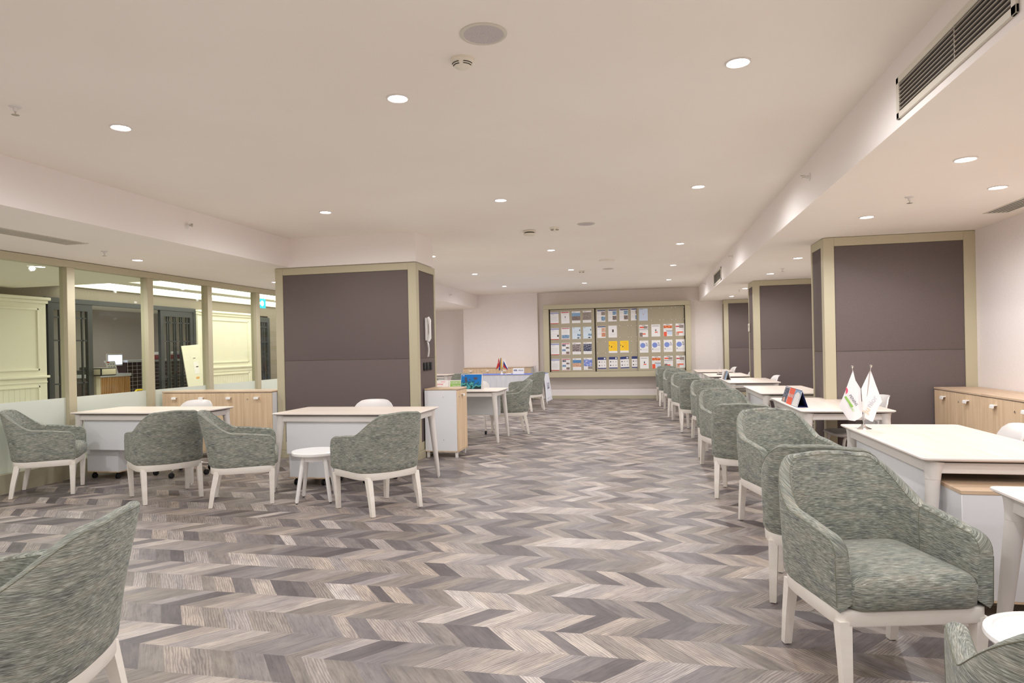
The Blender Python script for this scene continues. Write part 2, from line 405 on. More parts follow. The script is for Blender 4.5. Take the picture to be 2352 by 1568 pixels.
def cream_panel(name, y0, y1):
    b = new(); x = XA
    box(b, x, x + .10, y0, y1, 0, 2.22)
    box(b, x, x + .13, y0 - .01, y1 + .02, 2.20, 2.25, bev=.008); box(b, x, x + .16, y0 - .01, y1 + .05, 2.25, 2.30, bev=.012)
    box(b, x + .09, x + .135, y0, y1 + .03, 1.02, 1.06, bev=.008); box(b, x + .09, x + .112, y0, y1, .94, .97, bev=.005)
    for za, zb in ((1.14, 2.12), (.16, .90)):
        for p in ((y0 + .14, y1 - .14, zb - .03, zb), (y0 + .14, y1 - .14, za, za + .03), (y0 + .14, y0 + .17, za, zb), (y1 - .17, y1 - .14, za, zb)):
            box(b, x + .09, x + .118, p[0], p[1], p[2], p[3], bev=.004)
    k = int((y1 - y0) / .09)
    for i in range(k - 3): box(b, x + .1, x + .103, y0 + .19 + i * .09, y0 + .195 + i * .09, .2, .87)
    return struct(name, b, 'cream')
cream_panel('wall_wainscot', 6.9, 8.92)
cream_panel('wall_wainscot_far', 12.62, 14.6)
def lattice_door(name, y0, y1, z1, cols, label, x=XA + .03):
    """sliding leaf: frame, bars, pane"""
    root = thing(name, label, 'door', (x, y0, 0)); root['kind'] = 'structure'
    W = y1 - y0; b = new()
    box(b, -.03, .03, 0, .10, .0, z1); box(b, -.03, .03, W - .10, W, 0, z1); box(b, -.03, .03, .1, W - .1, z1 - .12, z1); box(b, -.03, .03, .1, W - .1, 0, .16)
    obj('door_frame', b, 'lattice', root)
    b = new(); n = cols
    for i in range(1, n):
        yy_ = .10 + (W - .2) * i / n; off = .02 if i % 2 else -.02
        box(b, -.015, .015, yy_ + off - .012, yy_ + off + .012, .16, z1 - .12)
    for zz in (z1 - .24, 1.62, .9): box(b, -.015, .015, .1, W - .1, zz - .012, zz + .012)
    obj('lattice_bars', b, 'lattice', root)
    b = new(); box(b, -.004, .004, .1, W - .1, .16, z1 - .12); obj('door_pane', b, 'glass', root)
    return root
lattice_door('door_1', 9.0, 9.88, 2.24, 6, 'dark lattice sliding door beside the nearer cream wainscot')
lattice_door('door_2', 11.55, 12.53, 2.24, 8, 'dark lattice sliding door beside the leaning cream board')
lattice_door('door_3', 14.70, 15.48, 2.24, 5, 'narrow dark lattice door beyond the second cream wainscot')
bm = new(); box(bm, XA - .02, XA + .07, 8.95, 12.6, 2.24, 2.32); box(bm, XA - .02, XA + .07, 12.53, 12.6, 0, 2.24); struct('trim_doorhead', bm, 'lattice')

# reception counter, rack and clutter in the room beyond the doors
M['slat_wood'] = wood('slatted_oak', rgb(205, 150, 90), rgb(232, 182, 120), (9, 9, .9))
M['brown_dark'] = mat('dark_rack_panel', rgb(70, 50, 48), .7)
root = thing('reception_counter', 'oak slat-fronted reception counter with white top beyond the glass', 'counter', (-11.0, 11.4, 0))
b = new(); box(b, -.7, 0, 0, 1.08, .0, .91); obj('body', b, 'brown_dark', root)
b = new()
for i in range(24): box(b, .0, .03, .01 + i * .0445, .01 + i * .0445 + .028, .02, .91, bev=.003, seg=1)
obj('slat_front', b, 'slat_wood', root)
b = new(); box(b, -.72, .05, -.02, 1.08, .91, .975, bev=.004, seg=1); obj('countertop', b, 'white_body', root)
root = thing('display_rack', 'dark back counter with wire mesh front and white top beyond the glass', 'rack', (-11.1, 12.5, 0))
b = new(); box(b, -.5, 0, 0, 2.4, 0, 1.2); obj('body', b, 'brown_dark', root)
b = new()
for i in range(18): tube(b, [(.02, .02 + i * .137, .05), (.02, .02 + i * .137, 1.2)], .004, 5)
for i in range(13): tube(b, [(.02, 0, .1 + i * .085), (.02, 2.4, .1 + i * .085)], .004, 5)
obj('wire_mesh', b, 'white_metal', root)
b = new(); box(b, -.55, .06, -.02, 2.45, 1.2, 1.25, bev=.004, seg=1); obj('top', b, 'white_body', root)
M['screen'] = emit('lit_monitor', (.62, .68, 1, 1), 1.6)
root = thing('desk_monitor', 'bluish lit curved monitor on the counter beyond the glass', 'monitor', (-11.16, 12.24, .9755))
b = new(); box(b, -.02, .02, -.22, .22, .16, .42, bev=.018, seg=3); obj('housing', b, 'white_plastic', root)
b = new(); box(b, .021, .026, -.19, .19, .19, .39, bev=.002, seg=1); obj('screen', b, 'screen', root)
b = new(); cone(b, (0, 0, 0), (0, 0, .18), .07, .03); obj('stand', b, 'white_plastic', root)
M['print_red'] = mat('print_red', rgb(200, 40, 40), .5); M['print_grey'] = mat('print_grey', rgb(150, 150, 155), .5)
M['paper'] = mat('paper', rgb(236, 233, 230), .6)
M['orange_print'] = mat('print_orange', rgb(226, 168, 90), .6)
b = new(); box(b, -.003, .003, -.13, .13, 0, .27, mi=0)
for i in range(4):
    for j in range(3): box(b, .0032, .0042, -.09 + j * .07, -.05 + j * .07, .03 + i * .055, .05 + i * .055, mi=2)
box(b, .0032, .0042, -.1, -.03, .235, .255, mi=1)
bmesh.ops.transform(b, matrix=Matrix.Rotation(-.25, 4, 'Y'), verts=b.verts[:])
o = obj('price_card', b, ['paper', 'print_red', 'print_grey']); o.location = (-11.00, 12.02, .9765); tag(o, 'white price card leaning below the lit monitor', 'card')
b = new(); box(b, -.06, .06, -.16, .16, 0, .13, bev=.006); box(b, .0602, .0612, -.05, .03, .06, .08, mi=1)
o = obj('desk_box', b, ['paper', 'orange_print']); o.location = (-11.08, 11.70, .9755); tag(o, 'low white box with orange print on the oak counter', 'box')
b = new(); box(b, -.10, .10, -.2, .2, 0, .09, bev=.01); box(b, -.08, .08, -.1, .1, .09, .15, bev=.01)
o = obj('card_terminal', b, 'black'); o.location = (-11.4, 11.75, .976); tag(o, 'black till machine on the oak counter behind the white box', 'till')
M['burgundy'] = mat('burgundy_cloth', rgb(126, 34, 38), .7)
for k, (yy_, nm, sz) in enumerate(((13.35, 'small burgundy box with white lid, left on rack', .14), (13.9, 'large burgundy box on the rack seen through the lattice', .3))):
    root = thing('storage_box', nm, 'box', (-11.0, yy_, 1.25)); b = new(); box(b, -.1, .1, -sz / 2, sz / 2, 0, .10, bev=.01); obj('body', b, 'burgundy', root)
    b = new(); box(b, -.07, .07, -sz / 4, sz / 4, .10, .17, bev=.01); obj('lid', b, 'white_plastic', root)
M['yellow'] = mat('yellow_plastic', rgb(240, 205, 30), .45)
b = new()
tube(b, [(0, -.13, .48), (0, -.14, .62), (0, -.10, .66), (0, .10, .66), (0, .14, .62), (0, .13, .48)], .02, 8); box(b, -.02, .02, -.13, .13, 0, .5, bev=.01)
o = obj('caution_stand', b, 'yellow'); o.location = (-9.9, 11.5, 0); tag(o, 'yellow plastic caution stand in the doorway beyond the glass', 'sign')
b = new(); box(b, 0, .02, -.28, .28, 0, 1.55, bev=.003, seg=1)
box(b, .021, .022, -.02, .13, .95, 1.2, mi=1); box(b, .021, .023, .05, .12, 1.08, 1.10, mi=2); box(b, .021, .023, -.0, .07, 1.27, 1.28, mi=2); box(b, .021, .022, 0, .1, .84, .88, mi=3)
bmesh.ops.transform(b, matrix=Matrix.Rotation(.06, 4, 'X') @ Matrix.Rotation(-.12, 4, 'Y'), verts=b.verts[:])
o = obj('leaning_board', b, ['cream', 'paper', 'dark', 'orange_print']); o.location = (-9.1, 12.3, .0); tag(o, 'cream display board leaning by the dark lattice door with a small white sheet', 'board')
b = new(); box(b, 0, .1, 0, .1, 0, 1.0, bev=.004); box(b, -.02, .3, -.1, .25, 1.0, 1.14, bev=.02, mi=1)
o = obj('lectern', b, ['frame', 'black']); o.location = (-9.6, 10.0, 0); tag(o, 'slim stand with dark tray between lattice door and oak counter', 'stand')
# hanging exit sign
root = thing('exit_sign', 'small cyan and white hanging exit sign in the corridor beyond the glass', 'sign', (-8.0, 12.8, 2.32))
M['cyan'] = emit('sign_cyan', (.05, .5, .62, 1), 1.4); M['signwhite'] = emit('sign_white', (.9, 1, 1, 1), 1.6)
b = new(); box(b, -.01, .01, -.17, .17, -.02, .18, bev=.004, seg=1); tube(b, [(0, -.1, .18), (0, -.1, .4)], .004, 6); tube(b, [(0, .1, .18), (0, .1, .4)], .004, 6); obj('panel', b, 'cyan', root)
b = new(); loft(b, [ring((x_, .03, .08), (1, 0, 0), .06, 20) for x_ in (.0105, .012)]); box(b, .0105, .012, -.13, -.05, .05, .11); obj('pictogram', b, 'signwhite', root)

# ------------------------------------------------------------------ ceiling fittings
M['lamp'] = emit('lamp_face', (1, .99, .98, 1), 14.)
def make_downlight(label, group, r=.052):
    root = thing('downlight', label, 'light', (0, 0, 0), 0, group)
    b = new(); lathe(b, (0, 0, 0), [(r + .012, 0), (r + .012, -.004), (r + .006, -.007), (r, -.004), (r - .002, 0)], 28); obj('trim_ring', b, 'white_metal', root)
    b = new(); loft(b, [ring((0, 0, -.001), (0, 0, 1), r - .002, 24), ring((0, 0, -.0035), (0, 0, 1), r - .002, 24)]); obj('lens', b, 'lamp', root)
    ld = bpy.data.lights.new('lamp', 'SPOT'); ld.energy = SPOT_W; ld.color = SPOT_COL; ld.spot_size = math.radians(176); ld.spot_blend = .6; ld.shadow_soft_size = .03
    l = bpy.data.objects.new('lamp', ld); C.objects.link(l); l.parent = root; l.location = (0, 0, -.03)
    return root
DL = make_downlight('x', 'recessed ceiling downlights')
rows_ = [(-3.2, 'left'), (-1.36, 'middle'), (.48, 'right')]
ys_ = [-1.8, .9, 3.6, 6.33, 9.8, 12.4, 15.1]
ordn = {3.6: 'nearest', 6.33: 'second nearest', 9.8: 'third nearest', 12.4: 'fourth nearest', 15.1: 'farthest', .9: 'overhead', -1.8: 'behind'}
first = True
lights = []
for x, nm in rows_:
    for y in ys_:
        if y < 3 : lab = 'recessed white downlight %s the viewpoint in the %s row' % ('above' if y > 0 else 'behind', nm)
        else: lab = '%s white downlight of the %s row on the high ceiling' % (ordn[y], nm)
        lights.append((x, y, ZC, lab))
lowr = [(1.888, .0, 'out of view low downlight over the right desks behind'), (1.888, 2.2, 'low downlight over the nearest right desk'), (1.888, 4.52, 'nearest low downlight above the desk row on the right'), (2.47, 5.43, 'low downlight close to the right wall by the ceiling grille'),
        (1.888, 6.37, 'low downlight in front of the widest fabric bay'), (1.9, 9.16, 'low downlight just beyond the widest fabric bay'), (1.888, 11.06, 'low downlight in front of the thermostat bay'),
        (1.888, 13.81, 'low downlight just beyond the thermostat bay'), (1.89, 15.95, 'farthest low downlight in front of the last fabric bay')]
for x, y, l in lowr: lights.append((x, y, ZL, l))
for x, y, l in ((-5.586, 1.5, 'low downlight above the glazed wall behind the viewpoint'), (-5.586, 4.0, 'low downlight over the left edge by the glazed wall'), (-5.586, 6.49, 'low downlight above the left desk by the glazed wall'), (-5.5, 9.2, 'low downlight hidden behind the telephone pillar'), (-5.5, 11.9, 'low downlight over the far left alcove desk'), (-5.5, 14.6, 'low downlight by the alcove wall'),
                (-6.99, 6.57, 'downlight in the corridor ceiling behind the glass'), (-8.2, 3.5, 'downlight in the corridor ceiling further left')):
    lights.append((x, y, ZL, l))
lights.append((-12.2, 12.2, 2.56, 'downlight over the oak counter beyond the glass'))
lights.append((-12.2, 15.0, 2.56, 'added downlight brightening the back of the room beyond the glass'))  # extra lamp added only to lift the dark office back wall
for i, (x, y, z, l) in enumerate(lights):
    if i == 0: DL.location = (x, y, z); DL['label'] = l
    else: dup(DL, (x, y, z), 0, l)

# ceiling speakers
def speaker_(x, y, r, label):
    root = thing('ceiling_speaker', label, 'speaker', (x, y, ZC), 0, 'round ceiling speakers')
    b = new(); lathe(b, (0, 0, 0), [(r, 0), (r, -.004), (r - .012, -.007), (r * .84, -.004), (r * .84, 0)], 40); obj('rim', b, 'grille', root)
    b = new(); lathe(b, (0, 0, 0), [(r * .84, -.001), (r * .84, -.004), (.012, -.0045), (.011, -.0065), (.001, -.007)], 40); obj('mesh_cover', b, 'speaker', root)
speaker_(-.703, 2.97, .108, 'nearest round grey ceiling speaker beside the smoke detector')
speaker_(-.673, 7.85, .105, 'round grey ceiling speaker in mid ceiling')
speaker_(-.682, 12.52, .105, 'small far round ceiling speaker beyond the round hatch')
b = new(); lathe(b, (0, 0, 0), [(.13, 0), (.135, -.03), (.12, -.035), (.001, -.036)], 36)
o = obj('air_valve', b, 'ceiling'); o.location = (-.631, 11.25, ZC); tag(o, 'round ceiling-coloured air valve before the farthest speaker', 'vent')
def smoke(x, y, z, label, r=.052):
    root = thing('smoke_detector', label, 'smoke detector', (x, y, z), 0, 'smoke detectors')
    b = new(); lathe(b, (0, 0, 0), [(r * 1.1, 0), (r * 1.1, -.012), (r, -.018), (r * .95, -.03), (r * .55, -.045), (r * .2, -.05), (.001, -.05)], 32); obj('housing', b, 'detector', root)
    b = new()
    for a0 in (200, 290):
        for rr, zz in ((.97, -.0265), (.86, -.0345)):
            tube(b, [(r * rr * math.cos(math.radians(a0 + k * 8)), r * rr * math.sin(math.radians(a0 + k * 8)), zz) for k in range(9)], .0022, 5)
    obj('vent_slot', b, 'dark', root)
smoke(-.868, 3.205, ZC, 'nearest smoke detector beside the large ceiling speaker')
smoke(-1.06, 7.985, ZC, 'white smoke detector in mid ceiling between heat sensor and speaker')
smoke(-1.188, 12.68, ZC, 'farthest smoke detector beside a downlight')
root = thing('heat_detector', 'beige drum-shaped heat sensor hanging in mid ceiling', 'smoke detector', (-1.386, 8.09, ZC))
b = new(); lathe(b, (0, 0, 0), [(.04, 0), (.075, -.003), (.078, -.02), (.06, -.022), (.06, -.034), (.075, -.036), (.072, -.055), (.05, -.06), (.045, -.055), (.001, -.056)], 28); obj('housing', b, 'detector', root)
b = new(); lathe(b, (0, 0, 0), [(.061, -.0225), (.061, -.0335)], 28); obj('sensor_gap', b, 'dark', root)
def sprinkler(x, y, z, side, label):
    root = thing('sprinkler', label, 'sprinkler', (x, y, z), 0, 'fire sprinklers')
    b = new(); P = (lambda h, r: (r, -h))
    if side == 0:
        lathe(b, (0, 0, 0), [(.032, 0), (.030, -.005), (.012, -.007), (.009, -.03), (.001, -.03)], 18)
        obj('escutcheon', b, 'white_metal', root); b = new()
        lathe(b, (0, 0, -.03), [(.003, 0), (.003, -.016), (.02, -.017), (.02, -.019), (.001, -.019)], 14); obj('deflector', b, 'glare_metal', root)
    else:
        lathe(b, (0, 0, 0), [(.032, 0), (.030, .005 * side), (.012, .008 * side), (.009, .035 * side), (.001, .035 * side)], 18, axis='X'); obj('escutcheon', b, 'white_metal', root)
        b = new(); lathe(b, (.035 * side, 0, 0), [(.003, 0), (.003, .02 * side), (.016, .021 * side), (.016, .023 * side), (.001, .023 * side)], 14, axis='X')
        box(b, min(.035 * side, .07 * side), max(.035 * side, .07 * side), -.012, .012, .012, .014); obj('deflector', b, 'glare_metal', root)
sprinkler(1.952, 5.586, ZL, 0, 'pendent sprinkler on the right low ceiling before the widest bay')
sprinkler(1.935, 10.355, ZL, 0, 'pendent sprinkler on the right low ceiling before the thermostat bay')
sprinkler(1.817, 14.095, ZL, 0, 'farthest pendent sprinkler on the right low ceiling')
sprinkler(-5.418, 5.842, ZL, 0, 'pendent sprinkler on the left low ceiling by the glazed wall')
sprinkler(-3.494, 3.146, ZC, 0, 'pendent sprinkler on the high ceiling at upper left')
for y, z, l in ((5.637, 2.63, 'nearest sidewall sprinkler on the right bulkhead'), (10.482, 2.64, 'middle sidewall sprinkler on the right bulkhead'), (15.2, 2.66, 'farthest sidewall sprinkler on the right bulkhead')):
    sprinkler(XS, y, z, -1, l)
for y, z, l in ((5.783, 2.608, 'sidewall sprinkler on the left bulkhead above the desks'), (14.704, 2.586, 'sidewall sprinkler on the far left bulkhead beyond the pillar')):
    sprinkler(XL, y, z, 1, l)
# wall grilles in the right bulkhead
def grille(y0, y1, z0, z1, n, label, mull=None):
    root = thing('air_grille', label, 'air vent', (XS, y0, z0)); W, Hh = y1 - y0, z1 - z0; fw = .034 if W > 1 and Hh > .19 else .03
    b = new(); box(b, -.012, 0, 0, W, 0, fw, bev=.003, seg=1); box(b, -.012, 0, 0, W, Hh - fw, Hh, bev=.003, seg=1); box(b, -.012, 0, 0, fw, 0, Hh, bev=.003, seg=1); box(b, -.012, 0, W - fw, W, 0, Hh, bev=.003, seg=1)
    obj('grille_frame', b, 'grille', root)
    b = new(); box(b, -.0025, 0, fw, W - fw, fw, Hh - fw); obj('duct_opening', b, 'dark', root)
    for i in range(n):
        z = fw + (Hh - 2 * fw) * (i + .5) / n
        b = new(); box(b, -.011, -.003, fw, W - fw, z - .0018, z + .0018); obj('slat', b, 'slat', root)
    if mull: b = new(); box(b, -.007, -.003, mull - y0 - .004, mull - y0 + .004, fw, Hh - fw); obj('mullion', b, 'slat', root)
grille(2.62, 3.745, 2.45, 2.66, 7, 'long white air grille on the nearest stretch of the right bulkhead', 3.1)
grille(12.05, 13.32, 2.44, 2.67, 7, 'smaller far air grille on the right bulkhead')
def slot_vent(x0, x1, y0, y1, n, label):
    root = thing('slot_diffuser', label, 'air vent', (x0, y0, ZL)); W, L_ = x1 - x0, y1 - y0
    b = new()
    for i in range(n + 1):
        xx = W * i / n; box(b, xx - .006, xx + .006, 0, L_, -.006, 0)
    box(b, -.014, W + .014, -.02, 0, -.006, 0); box(b, -.014, W + .014, L_, L_ + .02, -.006, 0); obj('diffuser_frame', b, 'grille', root)
    b = new(); box(b, 0, W, 0, L_, -.002, 0); obj('duct_opening', b, 'dark', root)
slot_vent(-5.40, -5.18, 2.8, 5.36, 7, 'long slotted air diffuser in the left low ceiling by the glazed wall')
slot_vent(2.86, 3.03, 4.6, 6.50, 5, 'slotted air diffuser in the right low ceiling along the wall')

# ------------------------------------------------------------------ armchair
def make_armchair():
    root = thing('armchair', 'x', 'chair', (0, 0, 0), 0, 'green upholstered armchairs')
    # plan path of the outer face (local +Y is the front)
    base = []
    for i in range(12): base.append((-.292 - .006 * i / 11, .275 - .325 * i / 11))
    n = 2.9
    for i in range(1, 40):
        a = PI * i / 40; ca, sa = math.cos(a), math.sin(a)
        base.append((-.298 * math.copysign(abs(ca) ** (2 / n), ca), -.05 - .235 * abs(sa) ** (2 / n)))
    for i in range(12): base.append((.298 - .006 * i / 11, -.05 + .325 * i / 11))
    ln = [0.]
    for a, b_ in zip(base, base[1:]): ln.append(ln[-1] + math.hypot(b_[0] - a[0], b_[1] - a[1]))
    T = ln[-1]; half = T / 2
    def at(s):
        s = min(max(s, 0), T)
        for k in range(len(ln) - 1):
            if ln[k + 1] >= s: f = (s - ln[k]) / max(ln[k + 1] - ln[k], 1e-9); return Vector((base[k][0] * (1 - f) + base[k + 1][0] * f, base[k][1] * (1 - f) + base[k + 1][1] * f))
        return Vector(base[-1])
    ss = lambda x: 0 if x <= 0 else (1 if x >= 1 else x * x * (3 - 2 * x))
    def height(s):
        d = abs(s - half); h = .620 + .030 * ss((half - d) / .36)
        if d < .45:
            k = ss((.45 - d) / .265); h = h + (.828 - h) * k + .010 * ss((.2 - d) / .2)
        e = half - d; r = .06
        if e < r: h -= r * (1 - math.sqrt(max(0, 1 - (1 - e / r) ** 2)))
        return h
    NS = 84; TH = .052; stations = [T * (i / NS) for i in range(NS + 1)]
    stations = sorted(set(stations + [.004, .012, .024, .04, T - .004, T - .012, T - .024, T - .04]))
    b = new(); uvl = b.loops.layers.uv.new('UVMap'); rings = []; uvs = []; seam_o = []; seam_i = []
    for s in stations:
        p = at(s); q = (at(s + .012) - at(s - .012)).normalized(); nrm = Vector((-q.y, q.x))       # left normal
        if nrm.dot(Vector((0, .05)) - p) < 0: nrm = -nrm                                            # inward
        h = height(s); d = abs(s - half); back = ss((.58 - d) / .38)
        prof = []
        zb = .345
        r = TH / 2
        for z in [zb, zb + .02, zb + .06, zb + .12, zb + .18, zb + .24, 9]:
            z = min(z, h - r * 1.3) if z != 9 else h - r * .9
            prof.append((0 if z > zb + .015 else .012, z))
        for k in range(1, 8):
            a = PI * k / 8; prof.append((r - r * math.cos(a), h - r * .9 + r * .9 * math.sin(a)))
        for z in [9, zb + .24, zb + .16, zb + .10, zb + .03]:
            z = min(z, h - r * 1.3) if z != 9 else h - r * .9
            prof.append((TH + .006 * (1 if z < h - .06 else 0), z))
        row_, urow = [], []; acc = 0; prev = None
        for (o_, z) in prof:
            t_ = (z - zb) / .48
            xy = p + nrm * o_
            lean = back * (.075 * t_ * t_ * .5 + .055 * t_)
            fl = 1 + .035 * t_ * (1 - back * .9)
            c = Vector((xy.x * fl * (1 - .05 * back * max(0, t_ - .5) * 2), xy.y - lean, z))
            if prev is not None: acc += (c - prev).length
            prev = c; row_.append(c); urow.append((s, z + o_))
        rings.append(row_); uvs.append(urow)
        seam_o.append(row_[7] + (row_[7] - row_[10]).normalized() * .0); seam_i.append(row_[13])
    vr = [[b.verts.new(c) for c in r_] for r_ in rings]; m_ = len(vr[0])
    for i in range(len(vr) - 1):
        for j in range(m_ - 1):
            f = b.faces.new((vr[i][j], vr[i + 1][j], vr[i + 1][j + 1], vr[i][j + 1]))
            for lp, (a_, c_) in zip(f.loops, ((i, j), (i + 1, j), (i + 1, j + 1), (i, j + 1))): lp[uvl].uv = uvs[a_][c_]
    for i in (0, len(vr) - 1):
        f = b.faces.new(vr[i])
        for lp, c in zip(f.loops, [v.co for v in vr[i]]): lp[uvl].uv = (c.x + 3, c.z)
    obj('shell', b, 'fabric', root, angle=50)
    b = new()
    tube(b, [c + Vector((0, 0, .0004)) for c in seam_o], .0016, 5); tube(b, [c for c in seam_i], .0016, 5)
    for c0 in (rings[0], rings[-1]): tube(b, [c + Vector((0, .0005, 0)) for c in c0[1:7]], .0014, 5)
    for sx_ in (-1, 1):
        k = min(range(len(stations)), key=lambda i: abs(stations[i] - (half + sx_ * .44)))
        tube(b, rings[k][13:], .0016, 5)
    obj('piping', b, 'seam', root)
    # cushion
    b = new(); uvl = b.loops.layers.uv.new('UVMap')
    lay = [(.352, .010), (.365, .0), (.43, -.004), (.452, .004), (.468, .018), (.479, .045), (.487, .09), (.492, .14), (.494, .19)]
    rg = [rrect(-.242 + i_, .242 - i_, -.215 + i_, .292 - i_, max(.05 - i_ * .2, .02), z, 4) for z, i_ in lay]
    for r_ in rg:
        for v in r_:
            if v.y > .1: v.y += .016 * (1 - (v.x / .25) ** 2) * ((v.y - .1) / .2)
    fs = loft(b, rg)
    for f in b.faces:
        nn = f.normal
        f.normal_update(); nn = f.normal
        for lp in f.loops:
            c = lp.vert.co
            lp[uvl].uv = (c.x + 5, c.y) if nn.z > .62 else ((c.x + 5, c.z) if abs(nn.x) < .75 else (c.y + 5, c.z))
    obj('seat_cushion', b, 'fabric', root, angle=60)
    # apron
    b = new()
    def outline(g, z):
        out = []
        for i in range(48):
            a = 2 * PI * i / 48; ca, sa = math.cos(a), math.sin(a); nn = 11 if sa > 0 else 3.6
            out.append(Vector((.287 * math.copysign(abs(ca) ** (2 / nn), ca) * g, .0 + (.276 if sa > 0 else .272) * math.copysign(abs(sa) ** (2 / nn), sa) * g, z)))
        return out
    loft(b, [outline(.985, .290), outline(1., .296), outline(1.0, .346), outline(.97, .350)]); obj('seat_frame', b, 'chair_white', root)
    for sx_ in (-1, 1):
        for fr_ in (1, -1):
            b = new()
            xt, yt = sx_ * (.258 if fr_ > 0 else .236), (.248 if fr_ > 0 else -.205); xb, yb = sx_ * (.246 if fr_ > 0 else .238), (.244 if fr_ > 0 else -.262)
            def sq(x, y, h, z): return [Vector((x - h, y - h, z)), Vector((x + h, y - h, z)), Vector((x + h, y + h, z)), Vector((x - h, y + h, z))]
            loft(b, [sq(xb, yb, .0150, .004), sq(xb, yb, .0165, .008), sq(xt * .4 + xb * .6, yt * .4 + yb * .6, .0195, .15), sq(xt, yt, .0235, .31)])
            obj('leg', b, 'chair_white', root, angle=30)
            lg = C.objects[-1] if False else None
    b = new()
    for sx_ in (-1, 1):
        for yb in (.244, -.262): lathe(b, (sx_ * (.246 if yb > 0 else .238), yb, 0), [(.010, 0), (.010, .005)], 12)
    obj('glide', b, 'black', root)
    return root
def ang(d): return math.radians(d - 90)
AC = make_armchair()
chairs = [
    (.873, 2.975, -76, 'largest green armchair at right, facing the viewer with its whole seat visible'),
    (.945, 1.60, 73, 'green armchair cut off by the bottom right corner, back to the viewer'),
    (.904, 3.844, 75, 'green armchair directly behind the largest one, seen as a dark strip of its back'),
    (.962, 5.137, -76, 'green armchair by the desk with the two white flags, open toward the viewer'),
    (.858, 6.24, 75, 'dark-backed green armchair beside the desk with the red tent card'),
    (.86, 7.54, -76, 'green armchair facing the viewer beside the desk with the red tent card'),
    (.874, 8.386, 75, 'green armchair almost hidden, near side of the third desk from the front right'),
    (.90, 9.68, -76, 'pale-topped green armchair at the far side of the third right desk'),
    (.785, 10.756, 75, 'dark-backed green armchair beside the fourth right desk'),
    (.71, 12.05, -76, 'green armchair facing the viewer beside the fourth right desk'),
    (.657, 12.944, 75, 'green armchair with back to the viewer at the fifth right desk'),
    (.62, 14.15, -76, 'green armchair facing the viewer at the fifth right desk'),
    (.54, 15.17, 75, 'farthest visible dark-backed green armchair of the right row'),
    (.50, 16.35, -76, 'last green armchair of the right row before the notice board'),
    (-5.85, 5.55, 35, 'leftmost green armchair in side view by the glazed wall'),
    (-4.477, 5.51, 142, 'green armchair with its back to the viewer at the leftmost desk'),
    (-3.62, 5.46, 30, 'green armchair in side view immediately left of the white stool'),
    (-2.27, 5.36, 147, 'green armchair immediately right of the white stool, back to the viewer'),
    (-2.04, 1.76, 198, 'green armchair cut off by the lower left corner of the photo'),
    (-2.15, 10.33, 200, 'green armchair at the end of the desk with the diving picture'),
    (-2.53, 14.08, 156, 'green armchair in front of the blue-covered desk'),
    (-4.60, 13.75, 85, 'far green armchair seen just right of the telephone pillar'),
    (-3.85, 13.9, 100, 'far green armchair half hidden behind the diving picture'),
]
for i, (x, y, a, l) in enumerate(chairs):
    if i == 0: AC.location = (x, y, 0); AC.rotation_euler = (0, 0, ang(a)); AC['label'] = l
    else: dup(AC, (x, y, 0), ang(a), l)

# ------------------------------------------------------------------ desks
def make_desk(lng=1.5, wid=.76, panel_side=-1, lbl='x'):
    """long side along local X; panel_side -1: modesty panel near -Y"""
    root = thing('desk', lbl, 'desk', (0, 0, 0), 0, 'white-legged desks with pale wood tops')
    hx, hy = lng / 2, wid / 2
    b = new(); loft(b, [rrect(-hx + .012, hx - .012, -hy + .012, hy - .012, .03, .722), rrect(-hx, hx, -hy, hy, .035, .731), rrect(-hx, hx, -hy, hy, .035, .7385), rrect(-hx + .0015, hx - .0015, -hy + .0015, hy - .0015, .034, .740)], 1, True, False)
    r_ = rrect(-hx + .0015, hx - .0015, -hy + .0015, hy - .0015, .034, .740); f = b.faces.new([b.verts.new(p) for p in r_]); f.material_index = 0
    obj('tabletop', b, ['wood_top', 'wood_edge'], root)
    b = new(); box(b, -hx + .04, hx - .04, -hy + .04, hy - .04, .712, .722); obj('spacer', b, 'dark', root)
    b = new()
    for x0, x1, y0, y1 in ((-hx + .09, hx - .09, -hy + .045, -hy + .07), (-hx + .09, hx - .09, hy - .07, hy - .045), (-hx + .05, -hx + .075, -hy + .09, hy - .09), (hx - .075, hx - .05, -hy + .09, hy - .09)):
        box(b, x0, x1, y0, y1, .655, .713, bev=.003, seg=1)
    obj('under_frame', b, 'white_metal', root)
    for sx_ in (-1, 1):
        for sy_ in (-1, 1):
            b = new(); xt, yt = sx_ * (hx - .075), sy_ * (hy - .075); xb, yb = sx_ * (hx - .02), sy_ * (hy - .02)
            P = lambda t_: Vector((xt + (xb - xt) * t_, yt + (yb - yt) * t_, .713 - (.713 - .012) * t_))
            ax = P(1) - P(0)
            loft(b, [ring(P(0), ax, .052, 20), ring(P(.03), ax, .045, 20), ring(P(.09), ax, .0375, 20), ring(P(.13), ax, .036, 20), ring(P(.131), ax, .0345, 20), ring(P(.5), ax, .029, 20), ring(P(.97), ax, .0195, 20), ring(P(1), ax, .016, 20)])
            lg = obj('leg', b, 'white_metal', root)
            b = new(); cone(b, (xb, yb, 0), (xb, yb, .016), .014, .012, 14); obj('foot', b, 'chrome', lg)
    if panel_side:
        y = panel_side * (hy - .085)
        b = new(); box(b, -hx + .12, hx - .12, y - .009, y + .009, .33, .662, bev=.004, seg=1); obj('modesty_panel', b, 'white_body', root)
    return root
DK = make_desk()
